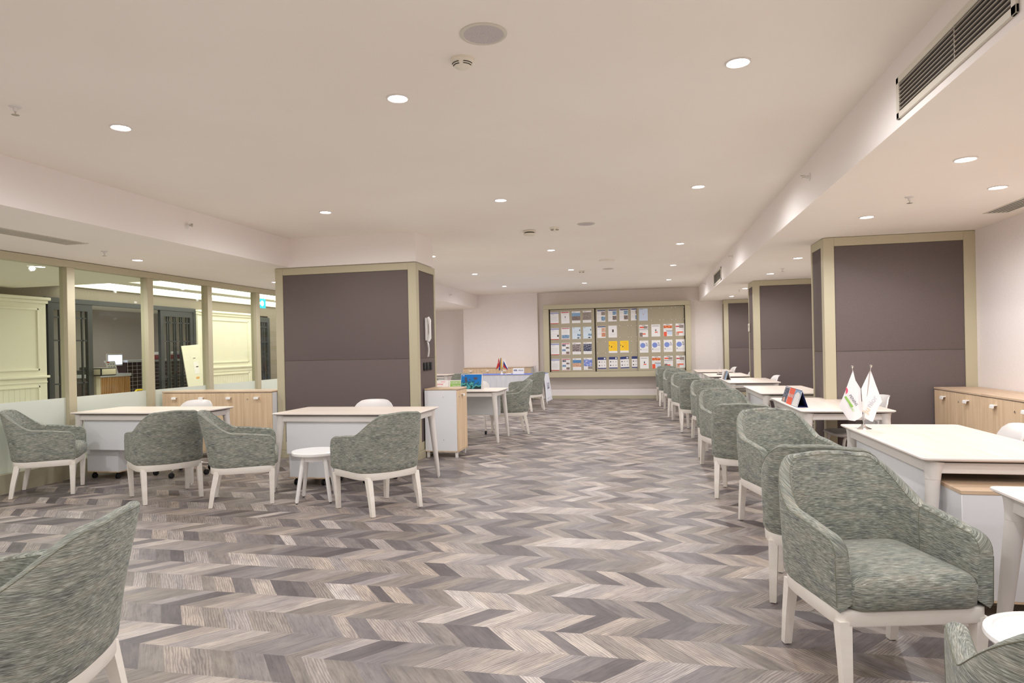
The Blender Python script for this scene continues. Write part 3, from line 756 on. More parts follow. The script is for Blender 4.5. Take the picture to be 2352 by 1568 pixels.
desks = [
    (-2.90, 6.35, 0, 'desk in front of the dark telephone pillar, behind the white stool'),
    (-5.36, 6.43, 0, 'leftmost desk by the glazed wall with oak cabinets behind it'),
    (1.71, 2.31, -90, 'desk at the lower right edge, only its corner and leg in view'),
    (1.724, 4.49, -90, 'large desk at right carrying the two white flags'),
    (1.675, 6.985, -90, 'desk on the right carrying the red and blue tent card'),
    (1.68, 9.15, -90, 'bare desk in front of the thermostat bay, third of the right row'),
    (1.59, 11.53, -90, 'desk on the right with the small blue tent card, fourth of the row'),
    (1.48, 13.68, -90, 'fifth desk of the right row with a small wire holder'),
    (1.43, 15.87, -90, 'farthest desk of the right row'),
    (-2.82, 9.575, 180, 'desk behind the telephone pillar carrying the diving picture'),
    (-5.35, 15.45, 0, 'far desk in the left alcove seen past the telephone pillar'),
    (-3.05, 15.1, 0, 'far desk under a blue and white cloth with three small flags'),
]
for i, (x, y, a, l) in enumerate(desks):
    if i == 0: DK.location = (x, y, 0); DK['label'] = l
    else: dup(DK, (x, y, 0), math.radians(a), l)

# pedestals under desks
def make_pedestal(W, D, H_, label, loc, rz=0, top='wood_cab'):
    root = thing('mobile_pedestal', label, 'cabinet', loc, rz, 'mobile pedestals')
    b = new(); box(b, -W / 2, W / 2, -D / 2, D / 2, .085, H_ - .02, bev=.002, seg=1); obj('body', b, 'white_body', root)
    b = new(); box(b, -W / 2, W / 2, -D / 2, D / 2, .075, .085); obj('bottom_board', b, 'wood_door', root)
    b = new(); box(b, -W / 2 - .004, W / 2 + .004, -D / 2 - .004, D / 2 + .004, H_ - .02, H_, bev=.002, seg=1); obj('top', b, top, root)
    for sx_ in (-1, 1):
        for sy_ in (-1, 1):
            b = new(); cx_, cy_ = sx_ * (W / 2 - .05), sy_ * (D / 2 - .05)
            for o_ in (-.012, .012): lathe(b, (cx_ + o_ - .006, cy_, .028), [(.001, 0), (.026, 0), (.028, .003), (.028, .009), (.026, .012), (.001, .012)], 18, axis='X')
            box(b, cx_ - .008, cx_ + .008, cy_ - .012, cy_ + .02, .03, .076); obj('caster', b, 'black', root)
    return root
make_pedestal(.40, .50, .60, 'white wheeled pedestal under the leftmost desk', (-5.84, 6.46, 0))
make_pedestal(.40, .50, .60, 'white wheeled pedestal under the desk behind the stool', (-3.35, 6.38, 0))
make_pedestal(.80, .50, .61, 'white pedestal with brown wood top under the two-flag desk', (1.86, 3.855, 0))

# stools
def make_stool(x, y, label, rim=False):
    root = thing('side_stool', label, 'stool', (x, y, 0), .3, 'round white side tables')
    b = new(); pr = [(.12, .415), (.205, .422), (.215, .434), (.213, .446), (.205, .450), (.19, .450), (.186, .445), (.001, .445)] if rim else [(.19, .415), (.212, .42), (.215, .428), (.215, .442), (.208, .450), (.001, .450)]
    lathe(b, (0, 0, 0), pr, 48); obj('top', b, 'white_gloss', root)
    b = new(); lathe(b, (0, 0, 0), [(.10, .36), (.13, .365), (.13, .415), (.10, .416)], 32); obj('hub', b, 'white_gloss', root)
    for k in range(4):
        a = PI / 4 + k * PI / 2; ca, sa = math.cos(a), math.sin(a)
        b = new(); tube(b, [(.125 * ca, .125 * sa, .415), (.135 * ca, .135 * sa, .38), (.205 * ca, .205 * sa, .02), (.206 * ca, .206 * sa, .008)], [.019, .019, .017, .012], 12)
        lg = obj('leg', b, 'white_gloss', root)
        b = new(); lathe(b, (.206 * ca, .206 * sa, 0), [(.010, 0), (.010, .009)], 10); obj('glide', b, 'black', lg)
make_stool(-2.955, 5.56, 'round white stool-height side table between two green armchairs at left')
make_stool(1.20, 2.27, 'round white side table at the bottom right corner behind an armchair back', True)

# ------------------------------------------------------------------ office chairs
def make_staff(star, label):
    root = thing('office_chair', label, 'chair', (0, 0, 0), 0, 'white plastic office chairs')
    b = new(); NU, NV = 14, 12; g_, g2 = [], []
    for j in range(NV + 1):
        v = j / NV; z = .47 + .34 * v; wv_ = .20 + .02 * math.sin(PI * v) - (.05 * max(0, (v - .8) / .2) ** 2); r1, r2 = [], []
        for i in range(NU + 1):
            u_ = -1 + 2 * i / NU; x = u_ * wv_; y = -.20 - .045 * v - .03 * v * v + .05 * u_ * u_ + (.0 if v < .85 else -.02 * ((v - .85) / .15) ** 2)
            zz = z - (.012 * u_ ** 4 if j > NV - 3 else 0); r1.append(Vector((x, y, zz))); r2.append(Vector((x, y - .014, zz)))
        g_.append(r1 + list(reversed(r2)))
    loft(b, g_); obj('backrest', b, 'white_plastic', root, angle=50)
    b = new(); loft(b, [rrect(-.20, .20, -.20, .22, .07, .425), rrect(-.22, .22, -.22, .24, .08, .44), rrect(-.22, .22, -.22, .24, .08, .455), rrect(-.20, .20, -.20, .22, .07, .465)]); obj('seat', b, 'white_plastic', root)
    b = new(); box(b, -.03, .03, -.235, -.20, .40, .56, bev=.01); box(b, -.03, .03, -.235, .02, .395, .425, bev=.008); obj('back_bracket', b, 'white_plastic', root)
    if star:
        b = new(); cone(b, (0, 0, .09), (0, 0, .43), .025, .02); obj('gas_column', b, 'chrome', root)
        for k in range(5):
            a = 2 * PI * k / 5 + .5; ca, sa = math.cos(a), math.sin(a)
            b = new(); tube(b, [(0, 0, .10), (.15 * ca, .15 * sa, .095), (.29 * ca, .29 * sa, .07)], [.022, .017, .012], 10); lg = obj('base_arm', b, 'chrome', root)
            b = new(); lathe(b, (.30 * ca - .02, .30 * sa, .03), [(.001, 0), (.026, .001), (.029, .006), (.029, .034), (.026, .039), (.001, .04)], 18, axis='X'); obj('caster', b, 'black', lg)
    else:
        for sx_ in (-1, 1):
            for sy_ in (-1, 1):
                b = new(); tube(b, [(sx_ * .15, sy_ * .13, .43), (sx_ * .20, sy_ * .17, .40), (sx_ * .25, sy_ * .24, .06)], .014, 10); lg = obj('leg', b, 'white_metal', root)
                b = new(); lathe(b, (sx_ * .25 - .014, sy_ * .245, .027), [(.001, 0), (.024, .001), (.027, .005), (.027, .023), (.024, .027), (.001, .028)], 16, axis='X'); obj('caster', b, 'black', lg)
    return root
S1 = make_staff(True, 'white office chair with chrome star base behind the leftmost desk'); S1.location = (-5.13, 6.62, 0); S1.rotation_euler = (0, 0, PI)
dup(S1, (-2.90, 6.60, 0), PI + .1, 'white office chair with chrome star base behind the desk near the stool')
S2 = make_staff(False, 'white office chair at the right end of the two-flag desk'); S2.location = (1.95, 4.70, 0); S2.rotation_euler = (0, 0, math.radians(80))
for x, y, a, l in ((1.96, 7.1, 95, 'white office chair behind the desk with the red tent card'), (1.79, 11.6, 92, 'white office chair behind the desk with the small blue tent card'),
                   (1.71, 13.7, 88, 'white office chair behind the fifth right desk'), (1.67, 16.0, 95, 'farthest white office chair of the right row'), (-2.75, 10.42, 180, 'white office chair beyond the desk with the diving picture')):
    dup(S2, (x, y, 0), math.radians(a), l)

# ------------------------------------------------------------------ oak-door cabinets
def cab_part(root, W, D, H_, doors, feet=True):
    """front faces local -Y, body from x=0..W, y=0..D"""
    b = new(); box(b, 0, W, .018, D, .085, H_ - .022, bev=.001, seg=1); obj('body', b, 'white_body', root)
    b = new(); box(b, -.001, W + .001, -.004, D, H_ - .018, H_, bev=.002, seg=1); obj('top', b, 'wood_cab', root)
    b = new(); box(b, 0, W, 0, D, .075, .085); obj('bottom_board', b, 'wood_door', root)
    n = len(doors); dw = W / n
    for i, lock in enumerate(doors):
        b = new(); box(b, i * dw + .0015, (i + 1) * dw - .0015, 0, .017, .088, H_ - .026, bev=.001, seg=1); d = obj('door', b, 'wood_door', root)
        b = new(); hx_ = i * dw + dw * .48; zt = H_ - .075
        pts = [(-.001, 0), (-.022, 0), (-.030, -.006), (-.032, -.028), (-.026, -.028), (-.024, -.012), (-.018, -.007), (-.001, -.007)]
        loft(b, [[Vector((x_, y_, zt + z_)) for y_, z_ in pts] for x_ in (hx_ - .032, hx_ + .032)]); obj('handle', b, 'white_gloss', d)
        if lock:
            b = new(); cone(b, (i * dw + .055, .001, zt - .03), (i * dw + .055, -.004, zt - .03), .009, .009, 14); obj('lock', b, 'chrome', d)
    if feet:
        for x_ in (.03, W - .03):
            for y_ in (.035, D - .03):
                b = new(); box(b, x_ - .016, x_ + .016, y_ - .016, y_ + .016, 0, .076, bev=.002, seg=1); obj('foot', b, 'white_metal', root)
for x, l in ((-6.235, 'oak two-door cabinet nearest the glazed wall behind the leftmost desk'), (-5.44, 'oak two-door cabinet touching the telephone pillar')):
    r_ = thing('cabinet', l, 'cabinet', (x, 7.63, 0), 0, 'oak-fronted low cabinets'); cab_part(r_, .795, .40, .862, (0, 1))
for k, y in enumerate((7.47, 6.50, 5.53, 4.56)):
    r_ = thing('cabinet', ['oak two-door cabinet at the right wall touching the widest fabric bay', 'oak two-door cabinet at the right wall cut by the photo edge', 'oak two-door cabinet along the right wall just outside the view', 'oak two-door cabinet along the right wall nearest the viewer'][k], 'cabinet', (2.80, y, 0), -PI / 2, 'oak-fronted low cabinets'); cab_part(r_, .965, .39, .862, (0, 1))
r_ = thing('cabinet', 'tall narrow white cabinet with oak door beside the telephone pillar', 'cabinet', (-2.295, 7.93, 0), PI / 2, 'oak-fronted low cabinets'); cab_part(r_, .42, .43, .855, (1,))
b = new()
for y_, z_ in ((.19, .75), (.19, .22)): cone(b, (-.0008, y_, z_), (.002, y_, z_), .004, .004, 10)
obj('screw_hole', b, 'dark', r_)
for k, x in enumerate((-4.72, -3.82)):
    r_ = thing('cabinet', ['far oak cabinet against the end wall behind the diving picture', 'far oak cabinet against the end wall behind the three small flags'][k], 'cabinet', (x, 16.85, 0), 0, 'oak-fronted low cabinets'); cab_part(r_, .9, .40, .85, (0, 1))

# ------------------------------------------------------------------ notice board on the far wall
YBF = 16.98         # front of frame
root = thing('notice_board', 'large olive-framed sliding notice board on the far wall', 'notice board', (0, 17.1, 0))
b = new()
fx0, fx1, fz0, fz1 = -2.60, 1.045, .565, 2.425; ix0, ix1, iz0, iz1 = -2.46, .915, .70, 2.31
for p in ((fx0, fx1, iz1, fz1), (fx0, fx1, fz0, iz0), (fx0, ix0, iz0, iz1), (ix1, fx1, iz0, iz1)): box(b, p[0], p[1], -.12, .31, p[2], p[3], bev=.006, seg=1)
for p in ((fx0 + .045, fx1 - .045, fz1 - .018, fz1 - .012), (fx0 + .045, fx1 - .045, fz0 + .012, fz0 + .018)): pass
obj('outer_frame', b, 'frame', root)
b = new(); box(b, ix0, ix1, .06, .08, iz0, iz1); obj('back_board', b, 'frame_dark', root)
M['pinboard'] = vary(mat('pinboard_felt', rgb(168, 158, 136), .85), rgb(164, 154, 132), rgb(172, 163, 141), (1, 1, 1), 120)
for x0, x1, y in ((ix0 + .03, -1.30, -.045), (-1.275, -.15, .0), (-.235, ix1 - .02, -.045)):
    b = new(); box(b, x0, x1, y, y + .02, iz0 + .004, iz1 - .008, bev=.002, seg=1); obj('sliding_panel', b, 'pinboard', root)
b = new(); box(b, ix0, ix1, -.10, .06, iz0 - .002, iz0 + .003); obj('rail', b, 'glare_metal', root)
def pal(n, r, g, b_): M[n] = mat(n, rgb(r, g, b_), .6); return n
pal('ink_red', 190, 62, 58); pal('ink_crimson', 165, 28, 48); pal('ink_lilac', 150, 152, 190); pal('ink_navy', 48, 58, 110); pal('ink_blue', 84, 130, 176); pal('ink_periwinkle', 122, 142, 205)
pal('ink_orange', 228, 92, 60); pal('ink_yellow', 245, 200, 40); pal('ink_pale', 205, 218, 228); pal('ink_grey', 178, 176, 178); pal('ink_dark', 52, 46, 48); pal('ink_sky', 128, 160, 190); pal('ink_skin', 200, 140, 110); pal('ink_palesheet', 196, 208, 228)
def photo(n, a, b_, c, sc=60):
    m_ = mat(n, a, .5); t_ = NT(m_); co_ = t_.new('ShaderNodeTexCoord').outputs['Object']; f_ = t_.noise(co_, sc, 6, .7, .6)
    t_.l.new(t_.ramp(f_, [(.36, a), (.5, b_), (.64, c)]), t_.n['Principled BSDF'].inputs['Base Color']); M[n] = m_; return n
photo('photo_city', rgb(60, 46, 44), rgb(118, 100, 92), rgb(200, 190, 182), 80); photo('photo_crowd', rgb(60, 62, 72), rgb(138, 122, 112), rgb(205, 195, 185), 90)
photo('photo_raft', rgb(36, 42, 46), rgb(118, 100, 100), rgb(225, 220, 215), 50); photo('photo_night', rgb(28, 34, 60), rgb(52, 60, 92), rgb(200, 195, 195), 40)
photo('photo_rock', rgb(150, 96, 74), rgb(205, 160, 130), rgb(235, 210, 190)); photo('photo_sea', rgb(48, 84, 130), rgb(110, 146, 180), rgb(200, 214, 224), 50)
photo('photo_sunset', rgb(110, 40, 30), rgb(215, 100, 50), rgb(240, 170, 110), 30); photo('photo_sky', rgb(70, 100, 180), rgb(120, 140, 205), rgb(225, 215, 225), 25)
M['sheet'] = mat('flyer_paper', rgb(232, 229, 228), .35)
INK = ['sheet', 'ink_red', 'ink_crimson', 'ink_lilac', 'ink_navy', 'ink_blue', 'ink_periwinkle', 'ink_orange', 'ink_yellow', 'ink_pale', 'ink_grey', 'ink_dark', 'ink_sky', 'ink_skin', 'ink_palesheet',
       'photo_city', 'photo_crowd', 'photo_raft', 'photo_night', 'photo_rock', 'photo_sea', 'photo_sunset', 'photo_sky', 'glare_metal']
def lines(x0, x1, ys, c='ink_grey', h=.008): return [(x0, y, x1, y + h, c) for y in ys]
D = {}
D['tabular'] = [(.0, .86, 1, .97, 'ink_lilac'), (0, 0, 1, .06, 'ink_red')] + lines(.12, .45, [.78], 'ink_dark', .015) + lines(.1, .85, [.2 + i * .05 for i in range(9)])
D['tabular_person'] = D['tabular'][:2] + lines(.12, .45, [.78], 'ink_dark', .015) + lines(.08, .8, [.5, .45, .3]) + [(.8, .25, .98, .42, 'ink_dark')]
D['redhead'] = [(0.05, .90, .95, .97, 'ink_red'), (.46, .48, .54, .62, 'ink_dark')] + lines(.3, .7, [.8, .76, .4, .3])
D['crimson_photo'] = [(.05, .9, .95, .96, 'ink_crimson'), (.05, .10, .95, .38, 'photo_sea'), (.05, .02, .95, .05, 'ink_crimson')] + lines(.1, .8, [.8, .74, .68, .62, .56, .5])
D['crimson_grid'] = [(.05, .9, .95, .96, 'ink_crimson'), (.05, .72, .48, .87, 'photo_night'), (.52, .5, .93, .66, 'photo_raft'), (.05, .3, .48, .47, 'photo_sea'), (.52, .07, .93, .26, 'photo_city'), (.05, .02, .95, .04, 'ink_red')] + lines(.55, .9, [.8, .75, .4, .35])
D['photo1'] = [(0, .55, 1, .86, 'ink_sky'), (0, .22, 1, .58, 'photo_city')] + lines(.1, .4, [.92], 'ink_dark', .02) + lines(.05, .9, [.15, .1])
D['photo2'] = [(0, .22, 1, .88, 'photo_crowd')] + lines(.1, .4, [.93], 'ink_dark', .02) + lines(.05, .9, [.15, .1])
D['photo3'] = [(0, .24, 1, .86, 'photo_raft')] + lines(.1, .4, [.92], 'ink_dark', .02) + lines(.05, .9, [.15, .1])
D['photo4'] = [(0, .24, 1, .86, 'photo_night')] + lines(.1, .4, [.92], 'ink_dark', .02) + lines(.05, .9, [.15, .1])
D['photo5'] = [(0, .58, 1, .86, 'ink_blue'), (0, .27, 1, .6, 'photo_rock')] + lines(.1, .4, [.92], 'ink_dark', .02) + lines(.05, .9, [.15, .1])
D['photo6'] = [(0, .3, 1, .88, 'photo_sky'), (.5, .06, 1, .28, 'photo_crowd')] + lines(.1, .4, [.92], 'ink_dark', .02) + lines(.05, .4, [.15, .1])
D['pale_blue'] = [(0, 0, 1, 1, 'ink_pale'), (.6, .24, 1, .42, 'photo_sea'), (.85, .68, .95, .8, 'ink_dark'), (.6, .05, .85, .14, 'ink_dark')] + lines(.05, .3, [.93], 'ink_dark', .02) + lines(.08, .7, [.75, .68, .6, .52])
D['navy_col'] = [(.05, .9, 1, .98, 'ink_navy'), (.52, .55, .98, .84, 'photo_crowd'), (.52, .1, .98, .44, 'photo_sea')] + lines(.05, .45, [.8, .75, .7, .65, .6, .4, .35, .3, .2])
D['navy_col2'] = [(.05, .9, 1, .98, 'ink_navy'), (.52, .55, .98, .84, 'photo_sea'), (.52, .12, .98, .46, 'photo_city')] + lines(.05, .45, [.8, .75, .7, .65, .6, .4, .35, .3, .2])
D['navy_col3'] = [(.05, .9, 1, .98, 'ink_navy'), (.52, .5, .98, .84, 'photo_rock'), (.52, .1, .98, .44, 'ink_skin')] + lines(.05, .45, [.8, .75, .7, .4, .35, .3])
D['plain_logo'] = [(.44, .44, .62, .68, 'ink_dark')] + lines(.2, .8, [.85, .3, .25, .2])
D['yellow'] = [(0, .17, 1, 1, 'ink_yellow'), (.28, .45, .38, .58, 'ink_dark'), (.04, .58, .12, .66, 'ink_dark')] + lines(.25, .8, [.82], 'ink_orange', .02) + lines(.42, .88, [.72, .62, .52, .42, .32], 'ink_orange')
D['navy_icons'] = [(0, .78, 1, 1, 'ink_navy'), (0, .02, 1, .11, 'ink_navy')] + [(x, y, x + .14, y + .09, c) for y, c2 in ((.55, 'ink_grey'), (.25, 'ink_grey')) for x, c in ((.12, 'ink_dark'), (.42, c2), (.74, c2))] + [(.74, .83, .92, .95, 'sheet')]
D['pale_sheet'] = [(0, 0, 1, 1, 'ink_palesheet'), (.46, .48, .52, .56, 'ink_red')] + lines(.05, .5, [.93], 'ink_dark', .02) + lines(.1, .9, [.8, .7, .6, .3, .2])
D['red_story'] = [(.05, .74, .5, .86, 'ink_orange'), (.5, .7, .95, .9, 'photo_crowd'), (.02, .62, 1, .65, 'ink_dark'), (.03, .02, .36, .36, 'photo_city'), (.36, .2, .72, .3, 'ink_orange')] + lines(.3, .7, [.93], 'ink_dark', .03) + lines(.1, .9, [.55, .5, .45])
D['white_badge'] = [(.45, .44, .56, .6, 'ink_dark'), (.4, .32, .72, .4, 'ink_orange')] + lines(.1, .88, [.86], 'ink_dark', .03)
D['sunset'] = [(.02, .66, .98, .88, 'photo_sunset'), (.03, .0, .38, .36, 'ink_orange'), (.45, .1, .98, .4, 'ink_palesheet'), (.3, .42, 1, .46, 'ink_dark')] + lines(.3, .7, [.93], 'ink_dark', .03) + lines(.05, .9, [.58, .53])
D['red_people'] = [(.02, .72, .4, .82, 'ink_red'), (.4, .64, .9, .88, 'photo_crowd'), (.06, .04, .36, .34, 'photo_rock'), (.24, .24, .82, .34, 'ink_orange')] + lines(.3, .7, [.93], 'ink_dark', .03) + lines(.1, .9, [.55, .5, .2, .15])
D['circle'] = [('disc', .36, .6, .30, 'ink_periwinkle'), (.68, .76, .88, .80, 'ink_navy'), (.72, .66, .92, .70, 'ink_navy'), (.7, .55, .95, .59, 'ink_navy'), (.1, .2, .16, .32, 'ink_dark')] + lines(.2, .6, [.93]) + lines(.22, .9, [.28, .24, .2, .14])
FW, FH = .212, .30
def flyer(x, z, y, design, tilt, label, wd=FW):
    b = new(); box(b, -wd / 2, wd / 2, -.001, 0, -FH / 2, FH / 2, 0)
    k = 0
    for it in D[design]:
        k += 1; yo = -.0014 - .0002 * k
        if it[0] == 'disc':
            _, cx_, cz_, r_, c = it; fs = [Vector(((cx_ - .5) * FW + r_ * FW * math.cos(2 * PI * i / 24), yo, (cz_ - .5) * FH + r_ * FW * math.sin(2 * PI * i / 24))) for i in range(24)]
            f = b.faces.new([b.verts.new(p) for p in fs]); f.material_index = INK.index(c); continue
        x0, z0, x1, z1, c = it
        x0 = (x0 - .5) * FW; x1 = (x1 - .5) * FW
        if wd < FW: x0 += (FW - wd) / 2; x1 = min(x1 + (FW - wd) / 2, wd / 2); 
        if x1 <= x0: continue
        quad(b, [(x0, yo, (z0 - .5) * FH), (x1, yo, (z0 - .5) * FH), (x1, yo, (z1 - .5) * FH), (x0, yo, (z1 - .5) * FH)], INK.index(c))
    for sx_ in (-1, 1):
        for sz_ in (-1, 1):
            px_, pz_ = sx_ * (wd / 2 - .012), sz_ * (FH / 2 + .004)
            quad(b, [(px_ - .006, -.006, pz_ - .006), (px_ + .006, -.006, pz_ - .006), (px_ + .006, -.006, pz_ + .006), (px_ - .006, -.006, pz_ + .006)], INK.index('glare_metal'))
    o = obj('flyer', b, INK, flip=False); o.location = (x, y, z); o.rotation_euler = (0, tilt, 0); tag(o, label, 'flyer', 'flyers on the notice board'); return o
zr = [2.087, 1.680, 1.290, .890]
rown = ['top row', 'second row', 'third row', 'bottom row']
def colx(c0, p, i): return c0 + p * i
Yp = 17.1 - .045 - .001; Yc = 17.1 - .001
secL = [['tabular', 'redhead', 'photo1', 'photo2'], ['tabular_person', 'crimson_photo', 'pale_blue', 'pale_blue'], ['tabular', 'crimson_grid', 'photo3', 'photo4'], ['tabular', 'crimson_grid', 'photo5', 'photo6']]
desc = {'tabular': 'lilac-headed timetable flyer with red foot', 'tabular_person': 'lilac-headed flyer with a small dark figure', 'redhead': 'slightly tilted red-headed white flyer', 'crimson_photo': 'crimson-headed flyer with blue photo', 'crimson_grid': 'crimson-headed flyer with small staggered photos',
        'photo1': 'flyer with sky over brown town photo', 'photo2': 'flyer with speckled grey photo', 'photo3': 'flyer with rafting photo', 'photo4': 'flyer with dark blue night photo', 'photo5': 'flyer with blue sky over pale rocks', 'photo6': 'flyer with violet sky photo', 'pale_blue': 'pale blue flyer with small sea picture',
        'navy_col': 'navy-headed flyer with picture column', 'navy_col2': 'navy-headed flyer with blue and brown pictures', 'navy_col3': 'navy-headed flyer with warm brown pictures', 'plain_logo': 'plain white flyer with one dark emblem', 'yellow': 'yellow flyer with white foot', 'navy_icons': 'navy-banded flyer with icon grid and round badge',
        'pale_sheet': 'pale blue plain sheet', 'red_story': 'flyer with orange labels and dark picture', 'white_badge': 'white flyer with tiny figure and orange badge', 'sunset': 'flyer with orange sunset strip', 'red_people': 'flyer with red tab and people photo', 'circle': 'white flyer with large periwinkle circle'}
coln = ['first', 'second', 'third', 'fourth']
tilts = {(0, 1): -.03, (3, 0): .02}
for r_i, rw in enumerate(secL):
    for c_i, d in enumerate(rw):
        flyer(-2.318 + .2775 * c_i, zr[r_i] + .004 * c_i, Yp, d, tilts.get((r_i, c_i), 0), '%s, %s column, %s of left section' % (desc[d], coln[c_i], rown[r_i]))
secM = [['navy_col', 'navy_col2', 'navy_col2', 'navy_col'], ['navy_col3', 'plain_logo', None, None], [None, 'yellow', 'yellow', None], ['navy_icons'] * 4]
M['pocket'] = M['acrylic']
def pocket(x, z, y, label, wd=FW):
    b = new(); hw, hh_ = wd / 2 + .008, FH / 2 + .008
    for p in ((-hw, hw, hh_ - .003, hh_), (-hw, hw, -hh_, -hh_ + .003), (-hw, -hw + .003, -hh_, hh_), (hw - .003, hw, -hh_, hh_)): box(b, p[0], p[1], -.003, 0, p[2], p[3], 0)
    for sx_ in (-1, 1):
        for sz_ in (-1, 1):
            px_, pz_ = sx_ * (wd / 2 - .004), sz_ * (FH / 2 - .004)
            quad(b, [(px_ - .007, -.006, pz_ - .007), (px_ + .007, -.006, pz_ - .007), (px_ + .007, -.006, pz_ + .007), (px_ - .007, -.006, pz_ + .007)], 1)
    o = obj('clear_pocket', b, ['acrylic', 'white_gloss'], flip=False); o.location = (x, y, z); tag(o, label, 'holder', 'empty clear holders on the notice board')
for r_i, rw in enumerate(secM):
    for c_i, d in enumerate(rw):
        x = -1.135 + .283 * c_i; wd = FW
        if c_i == 3: x -= .038; wd = FW - .075
        if d: flyer(x, zr[r_i] + .022 + .004 * c_i, Yc, d, -.04 if (r_i == 3 and c_i == 2) else 0, '%s, %s column, %s of middle section' % (desc[d], coln[c_i], rown[r_i]), wd)
        else: pocket(x, zr[r_i] + .022, Yc, 'empty clear holder, %s column, %s of middle section' % (coln[c_i], rown[r_i]), wd)
secR = [['pale_sheet', None, None, None], ['red_story', 'white_badge', 'sunset', 'red_people'], ['circle'] * 4, ['white_badge', 'sunset', 'red_story', 'red_people']]
for r_i, rw in enumerate(secR):
    for c_i, d in enumerate(rw):
        x = -.085 + .2925 * c_i; z = zr[r_i] + .02 + .004 * c_i
        if d: flyer(x, z, Yp, d, 0, '%s, %s column, %s of right section' % (desc[d], coln[c_i], rown[r_i]))
        else: pocket(x, z, Yp, 'empty clear holder, %s column, top row of right section' % coln[c_i])

# ------------------------------------------------------------------ wall-mounted items
root = thing('wall_telephone', 'white telephone handset with coiled cord on the pillar side', 'telephone', (-2.739, 8.07, 1.53), 0)
b = new(); box(b, -.004, .022, -.034, .034, -.075, .215, bev=.011, seg=3); obj('cradle', b, 'white_plastic', root)
b = new(); tube(b, [(.03, 0, -.08), (.05, 0, -.04), (.056, 0, .02), (.056, 0, .12), (.05, 0, .18), (.03, 0, .218)], [.021, .024, .016, .016, .024, .021], 12); obj('handset', b, 'white_gloss', root)
b = new(); pts = []
for i in range(160):
    t_ = i / 159; a = i * .9; zz = -.08 - .20 * t_; pts.append((.018 + .010 * math.cos(a) + .015 * math.sin(t_ * 3), .004 + .010 * math.sin(a) + .012 * t_, zz))
tube(b, pts, .003, 5); obj('coiled_cord', b, 'white_gloss', root)
for k, (y, w_, l) in enumerate(((8.0, .038, 'left black socket plate on the telephone pillar side'), (8.115, .05, 'middle black rocker switch plate on the telephone pillar side'), (8.24, .038, 'right black socket plate on the telephone pillar side'))):
    root = thing('wall_socket', l, 'socket', (-2.739, y, 1.13), 0, 'black switch and socket plates')
    b = new(); box(b, -.004, .010, -w_, w_, -.05, .05, bev=.004); obj('plate', b, 'black', root)
    b = new()
    if k == 1: box(b, .010, .014, -.02, -.002, -.035, .035, bev=.002); box(b, .010, .014, .002, .02, -.035, .035, bev=.002)
    else: lathe(b, (.010, 0, 0), [(.02, 0), (.02, .003), (.016, .003), (.014, .001), (.001, .001)], 20, axis='X')
    obj('insert', b, 'lattice', root)
root = thing('thermostat', 'small white thermostat on the narrow side of the middle right bay', 'thermostat', (1.799, 12.70, 1.62))
b = new(); box(b, -.016, .003, -.06, .06, -.07, .07, bev=.004); obj('housing', b, 'detector', root)
b = new(); box(b, -.018, -.0155, -.035, .015, .0, .045); obj('display', b, 'print_grey', root)

# ------------------------------------------------------------------ things on the desks
def plate(b, o, ax, up, w_, h_, t_=.003, mi=0):
    """thin board with its lower-left corner at o"""
    o, ax, up = Vector(o), Vector(ax).normalized(), Vector(up).normalized(); n_ = ax.cross(up).normalized() * t_
    a = [o, o + ax * w_, o + ax * w_ + up * h_, o + up * h_]; loft(b, [[p for p in a], [p - n_ for p in a]], mi)
    return o, ax, up, ax.cross(up).normalized()
def paint(b, fr, x0, z0, x1, z1, mi, lift=.0006):
    o, ax, up, n_ = fr
    quad(b, [o + ax * x + up * z + n_ * lift for x, z in ((x0, z0), (x1, z0), (x1, z1), (x0, z1))], mi)
# two white flags on the near right desk
root = thing('flag_stand', 'chrome desk stand with two crossed poles holding white flags', 'flag stand', (1.418, 4.946, .74))
b = new(); lathe(b, (0, 0, 0), [(.052, 0), (.052, .004), (.03, .012), (.014, .022), (.012, .034), (.001, .034)], 28)
obj('base', b, 'chrome', root)
for tx, tz, dy in ((-.060, .415, .012), (.050, .42, -.012)):
    b = new(); tube(b, [(.0 - tx * .12, dy, .02), (tx, dy, tz)], .0028, 8); lathe(b, (tx, dy, tz - .004), [(.004, 0), (.0085, .006), (.0085, .016), (.003, .02)], 12); obj('pole', b, 'chrome', root)
M['flagcloth'] = mat('white_flag_cloth', rgb(240, 238, 240), .7); M['ink_lime'] = mat('ink_lime', rgb(150, 200, 100), .6); M['ink_pink'] = mat('ink_pink', rgb(226, 90, 120), .6); M['ink_peach'] = mat('ink_peach', rgb(245, 205, 175), .6); M['ink_silver'] = mat('ink_silver', rgb(190, 198, 208), .6); M['ink_slate'] = mat('ink_slate', rgb(80, 84, 104), .6)
def cloth(pts, y0, amp, ph, mats, parent, extra=None, name='flag'):
    b = new()
    f = b.faces.new([b.verts.new((x, 0, z)) for x, z in pts])
    bmesh.ops.triangulate(b, faces=[f]); bmesh.ops.subdivide_edges(b, edges=b.edges[:], cuts=3, use_grid_fill=True)
    wav = lambda x, z: y0 + amp * math.sin(x * 42 + z * 12 + ph) + .3 * amp * math.sin(z * 60 + ph)
    for v in b.verts: v.co.y = wav(v.co.x, v.co.z)
    r = bmesh.ops.extrude_face_region(b, geom=b.faces[:])
    for g_ in r['geom']:
        if isinstance(g_, bmesh.types.BMVert): g_.co.y += .0008
    if extra: extra(b, wav)
    return obj(name, b, mats, parent, angle=60)
